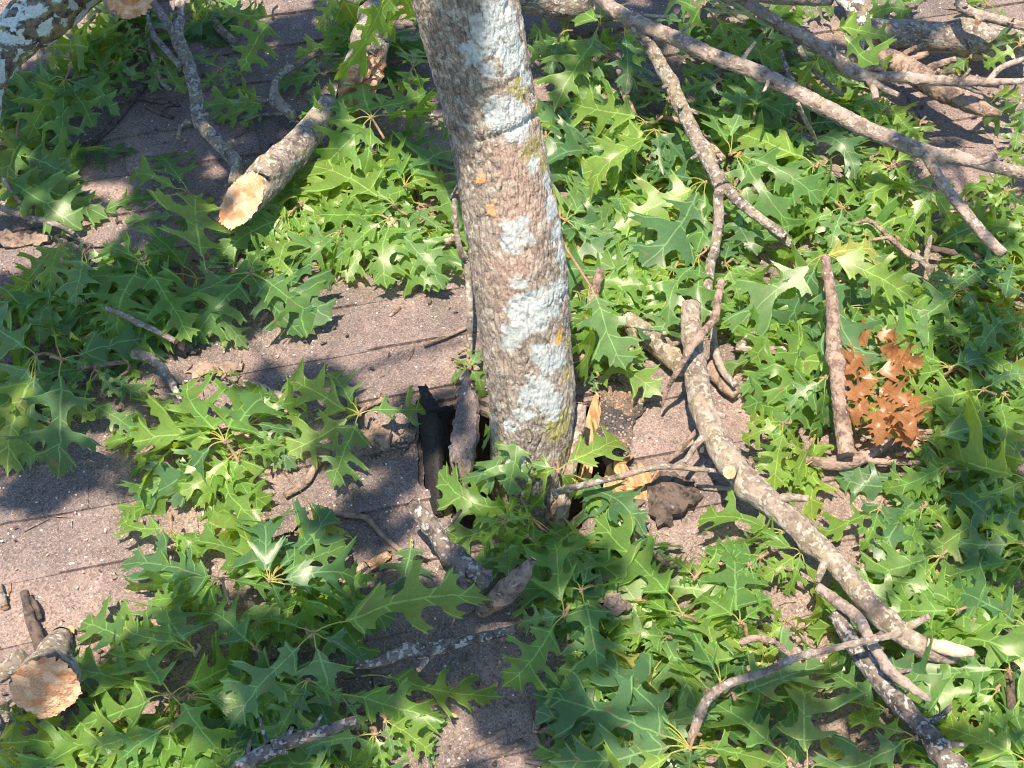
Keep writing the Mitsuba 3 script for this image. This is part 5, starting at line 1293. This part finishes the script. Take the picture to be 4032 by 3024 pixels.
for n, line in enumerate(SPRIGS.strip().splitlines()):
    r = np.random.default_rng(1000 + n)
    head, twig, tp_, where = line.split('|')
    c, rr, xyz = head.split()
    c, rr = int(c), int(rr)
    x, y, h = map(float, xyz.split(','))
    node = at(zp(c, rr, x, y), h)
    key = thing('oak_sprig', 'green oak sprig ' + where, 'leafy twig')
    tone0 = r.choice(7, p=TONE_P)
    for q, w in tips(c, rr, tp_):
        tp3 = at(q, max(.014, h * r.uniform(.15, .75)))
        if np.linalg.norm(tp3 - node) > .30:
            tp3 = at(q, h * .8)
        tone = tone0 if r.random() < .6 else r.choice(7, p=TONE_P)
        wide = w
        tp3 = tp3 + (tp3 - node) * .14
        if w is not None and w < .45:                       # seen edge-on: turned about its length rather than narrow
            s = 1 if r.random() < .5 else -1
            Yd = unit(tp3 - node)
            side = unit(np.cross(Yd, CAM - node))
            nrm = unit(CAM - node) * .55 + side * s * .9
            add_leaf(f'{key}__leaf', (node, tp3), r, width=.62, tone=tone, normal=nrm)
        else:
            nrm = unit(CAM - node) * .75 + np.array([r.normal(0, .22), r.normal(0, .2), .45])
            add_leaf(f'{key}__leaf', (node, tp3), r, width=wide, tone=tone, normal=nrm, petiole=r.uniform(.13, .2))
    tx, ty = map(float, twig.split(','))
    add_twig(key, node, at(zp(c, rr, tx, ty), max(.012, h * .7)), r, n)
for n, line in enumerate(SINGLES.strip().splitlines()):
    r = np.random.default_rng(3000 + n)
    head, tp_, lab = line.split('|')
    c, rr, xyz = head.split()
    x, y, h = map(float, xyz.split(','))
    (q, w), = tips(int(c), int(rr), tp_)
    key = numbered('oak_leaf')
    v, f, uv = leaf_mesh(at(zp(int(c), int(rr), x, y), h), at(q, max(h * .8, .014)), r, width=w, tone=5 if 'yellowed' in lab else r.choice(7, p=TONE_P), curl=.7, petiole=.2)
    scene[key] = mikit.ply((world(v), f), 'leaf_skin', smooth=True, uv=uv)
    labels[key] = {'label': lab, 'category': 'leaf'}
key = thing('dead_leaf_cluster', 'cluster of curled rust-brown dead oak leaves right of the upright stick', 'dead leaves')
for n, (x, y, x1, y1) in enumerate(DEAD):
    r = np.random.default_rng(4000 + n)
    for k in range(2 if n % 3 == 0 else 1):
        x1, y1 = x + (x1 - x) * 1.22, y + (y1 - y) * 1.22
        j = r.normal(0, 22, 4) * k
        add_leaf(f'{key}__leaf', (at(zp(3, 1, x + j[0], y + j[1]), .15 - .03 * k), at(zp(3, 1, x1 + j[2], y1 + j[3]), .13 + r.uniform(-.02, .03) - .02 * k)), r, width=.85, tone=4, curl=1.7, petiole=.06, kind=2, normal=np.array([r.normal(0, .3), -.6 + r.normal(0, .3), 1.0]))
add_twig(key, at(zp(3, 1, 860, 610), .08), at(zp(3, 1, 850, 800), .04), np.random.default_rng(1), 77)

UNDER = []
# the deeper layers of the heaps: sprigs one sees between and under the ones above
PILES = [('heaped in the shade at the upper left under the corner log', [(0, 130), (210, 100), (255, 200), (245, 300), (190, 380), (190, 430), (60, 440), (0, 400)], 11),
         ('heaped along the top edge left of the trunk', [(215, 30), (330, 0), (700, 0), (690, 40), (420, 45), (330, 120), (250, 140)], 7),
         ('heaped behind the lichened log end at the top', [(640, 0), (880, 0), (890, 180), (760, 60)], 5),
         ('heaped sunlit between the slanting log and the trunk', [(690, 215), (950, 190), (970, 500), (880, 530), (800, 490), (700, 500), (600, 510), (640, 440), (700, 340)], 17),
         ('heaped in the shade right of the trunk top', [(1160, 60), (1700, 60), (1880, 120), (1930, 260), (1800, 330), (1250, 300), (1180, 220)], 24),
         ('heaped in the middle of the big right pile', [(1225, 300), (1900, 320), (1980, 420), (1940, 680), (1780, 700), (1560, 650), (1500, 600), (1300, 630), (1240, 500)], 38),
         ('heaped at the right edge above mid height', [(1930, 380), (2250, 420), (2250, 740), (1960, 690)], 13),
         ('heaped between the long branch and the upright reddish stick', [(1580, 700), (1780, 760), (1790, 930), (1690, 1000), (1610, 900)], 7),
         ('heaped along the lower right edge', [(1960, 760), (2250, 700), (2250, 1330), (2000, 1290), (1930, 1180), (1880, 1010)], 24),
         ('heaped left of the long branch at the lower right', [(1350, 1250), (1530, 1210), (1700, 1330), (1680, 1400), (1480, 1460), (1460, 1620), (1290, 1550), (1350, 1400)], 13),
         ('heaped right of the long branch at the lower right', [(1830, 1170), (1990, 1260), (2250, 1350), (2250, 1690), (2080, 1640), (2010, 1480), (1970, 1390)], 13),
         ('heaped along the bottom left', [(270, 1410), (640, 1350), (700, 1380), (760, 1480), (830, 1600), (700, 1690), (0, 1690), (0, 1610), (230, 1550)], 20),
         ('heaped at the middle left edge', [(-30, 580), (150, 590), (280, 690), (230, 800), (130, 860), (-30, 880)], 10),
         ('heaped beside the shade edge at the middle left', [(280, 580), (520, 570), (560, 640), (440, 660), (300, 650)], 5),
         ('heaped beneath the radiating cluster at centre left', [(380, 900), (560, 890), (560, 1060), (380, 1070)], 4),
         ('heaped under the sunlit cluster left of the torn flap', [(370, 1220), (670, 1200), (680, 1280), (460, 1290), (370, 1260)], 3),
         ('heaped in front of the hole below the trunk', [(1060, 1040), (1230, 1020), (1270, 1150), (1270, 1250), (1130, 1230), (1090, 1150)], 7),
         ('heaped in the dark strip along the right side of the trunk', [(1225, 430), (1275, 600), (1280, 780), (1245, 790)], 6)]
for n, (where, poly, count) in enumerate(PILES):
    r = np.random.default_rng(6000 + n)
    pg = sg.Polygon(poly)
    x0, y0, x1, y1 = pg.bounds
    done = 0
    count = round(count * .60)
    while done < count:
        p = (r.uniform(x0, x1), r.uniform(y0, y1))
        if not pg.contains(sg.Point(p)):
            continue
        done += 1
        node = at(dp(*p), r.uniform(.018, .05))
        own = done <= round(count * .52)
        key = thing('oak_sprig', whereabouts('green oak sprig', *p) or 'green oak sprig ' + where, 'leafy twig', 'oak sprigs ' + where) if own else None
        a0, tone0 = r.uniform(0, 6.28), r.choice(7, p=TONE_P)
        m = int(r.integers(5, 8))
        for k in range(m):
            a = -1.9 + r.normal(0, 1.15)
            L = r.uniform(.165, .26)
            el = r.normal(-.02, .33)
            tipq = node + L * np.array([math.cos(a) * math.cos(el), math.sin(a) * math.cos(el), math.sin(el)])
            tipq[2] = min(max(tipq[2], .012), .065)
            if hole.buffer(.02).contains(sg.Point(tipq[:2])) and r.random() < .7:
                continue
            nrm = np.array([r.normal(0, .55), r.normal(-.1, .5), 1.0])
            tone = tone0 if r.random() < .6 else r.choice(7, p=TONE_P)
            if own:
                add_leaf(f'{key}__leaf', (node, tipq), r, tone=tone, normal=nrm)
            else:
                UNDER.append(leaf_mesh(node, tipq, r, tone=tone, normal=nrm))
        if not own:
            continue
        e = node - .07 * np.array([math.cos(a0 + 2.7), math.sin(a0 + 2.7), 0])
        e[2] = max(.012, node[2] * .6)
        add_twig(key, node, e, r, n + done)

uv_, (v_, f_) = np.vstack([u[2] for u in UNDER]), merge([u[:2] for u in UNDER])
put('leaf_litter', v_, f_, 'leaf_skin', True, uv_)
labels['leaf_litter'] = {'label': 'loose green oak leaves massed underneath the sprigs', 'category': 'leaves', 'kind': 'stuff'}
# ------------------------------------------------------------------ the crown above the picture, whose leaves dapple the light
SHADE = [(870, 1340, 150, 70, .9), (330, 190, 380, 180, 1.0), (320, 420, 190, 160, 1.0), (560, 150, 120, 130, .8), (120, 330, 140, 130, .5), (50, 740, 260, 200, .9), (70, 1040, 190, 70, .6), (390, 640, 190, 90, .8), (740, 60, 150, 90, .6), (900, 130, 60, 90, .8),
         (1440, 110, 320, 140, .95), (1750, 260, 150, 70, .5), (2110, 450, 130, 130, .8), (2100, 700, 120, 90, .5), (2130, 1060, 110, 220, .5), (1950, 90, 100, 60, .4),
         (1160, 1250, 170, 140, .85), (880, 1000, 110, 130, .75), (960, 920, 60, 80, .7), (800, 1190, 110, 80, .5), (640, 830, 130, 70, .45), (650, 1500, 420, 130, 1.0), (340, 1400, 130, 70, .8), (980, 1390, 130, 60, .7), (1180, 1560, 150, 100, .6), (60, 1640, 110, 50, .7), (1900, 1620, 300, 50, .45), (985, 70, 70, 45, 1.0), (1690, 1560, 90, 60, .4)]
r = np.random.default_rng(99)
crown, CS = [], []
base2 = np.array([[0, 0], [.12, .12], [.30, .16], [.16, .32], [.36, .50], [.14, .55], [.26, .78], [.10, .80], [0, 1.0], [-.10, .80], [-.26, .78], [-.14, .55], [-.36, .50], [-.16, .32], [-.30, .16], [-.12, .12]])
fan = np.array([[16, i, (i + 1) % 16] for i in range(16)])
tree_top = np.array(tp[-1, :3])
anchors = []
for (cx, cy, rx, ry, dens) in SHADE:
    c = at(dp(cx, cy), .03)
    if cx == 985:
        c = on_trunk(cx, cy)[0]
    m = mpp(c) * PW / 2212
    sx, sy = rx * m, ry * m / .766
    hgt = r.uniform(2.7, 3.6)
    anchors.append(c + SUN / SUN[2] * hgt)
    for _ in range(int(dens * sx * sy * math.pi / .0085 * 7.0)):
        a, q = r.normal(0, .56, 2)
        g = c + np.array([sx * a, sy * q, 0])
        if meshkit.noise(np.array([[g[0] * 6, g[1] * 6, cx * .1]]))[0] < .27:
            continue
        p = g + SUN / SUN[2] * (hgt + r.normal(0, .3))
        L = r.uniform(.10, .17)
        nrm = unit(np.array([r.normal(0, .6), r.normal(0, .6), 1.0]))
        Y = unit(np.cross(nrm, r.normal(0, 1, 3)))
        X = np.cross(Y, nrm)
        b = np.vstack([base2, [[0, .45]]])
        v = p + (b[:, :1] * X + (b[:, 1:] - .5) * Y) * L + nrm * (b[:, :1] ** 2) * L * .6
        crown.append((v, fan))
cv, cf = merge(crown)
pxx, pyy, dz = project(cv)
inside = (dz > 0) & (pxx > -80) & (pxx < PW + 80) & (pyy > -80) & (pyy < PH + 80)
bad = inside[cf].any(1)
cf = cf[~bad]
put(f'{TRUNK}__foliage', cv, cf, 'leaf_skin', True, np.tile([0.1, 0.1], (len(cv), 1)))
labels[f'{TRUNK}__foliage'] = {'label': 'leafy crown above the picture that dapples the light', 'kind': 'stuff'}
joined = [tree_top]
rest_ = list(anchors)
while rest_:                                              # twigs from each clump of leaves to the nearest one already joined
    i, j = min(((i, j) for i in range(len(rest_)) for j in range(len(joined))), key=lambda k: np.linalg.norm(rest_[k[0]] - joined[k[1]]))
    a, b = rest_.pop(i), joined[j]
    joined.append(a)
    path = smooth_path([[*b, .010], [*(a * .5 + b * .5 + np.array([0, 0, .08])), .008], [*a, .005]], .05)
    v, f, _, _ = tube(path, 8, .12, seed=i)
    px_, py_, z_ = project(v)
    if not ((z_ > 0) & (px_ > 0) & (px_ < PW) & (py_ > 0) & (py_ < PH)).any():
        put(f'{TRUNK}__limb', *capped(v, f, 8), 'grey_bark')
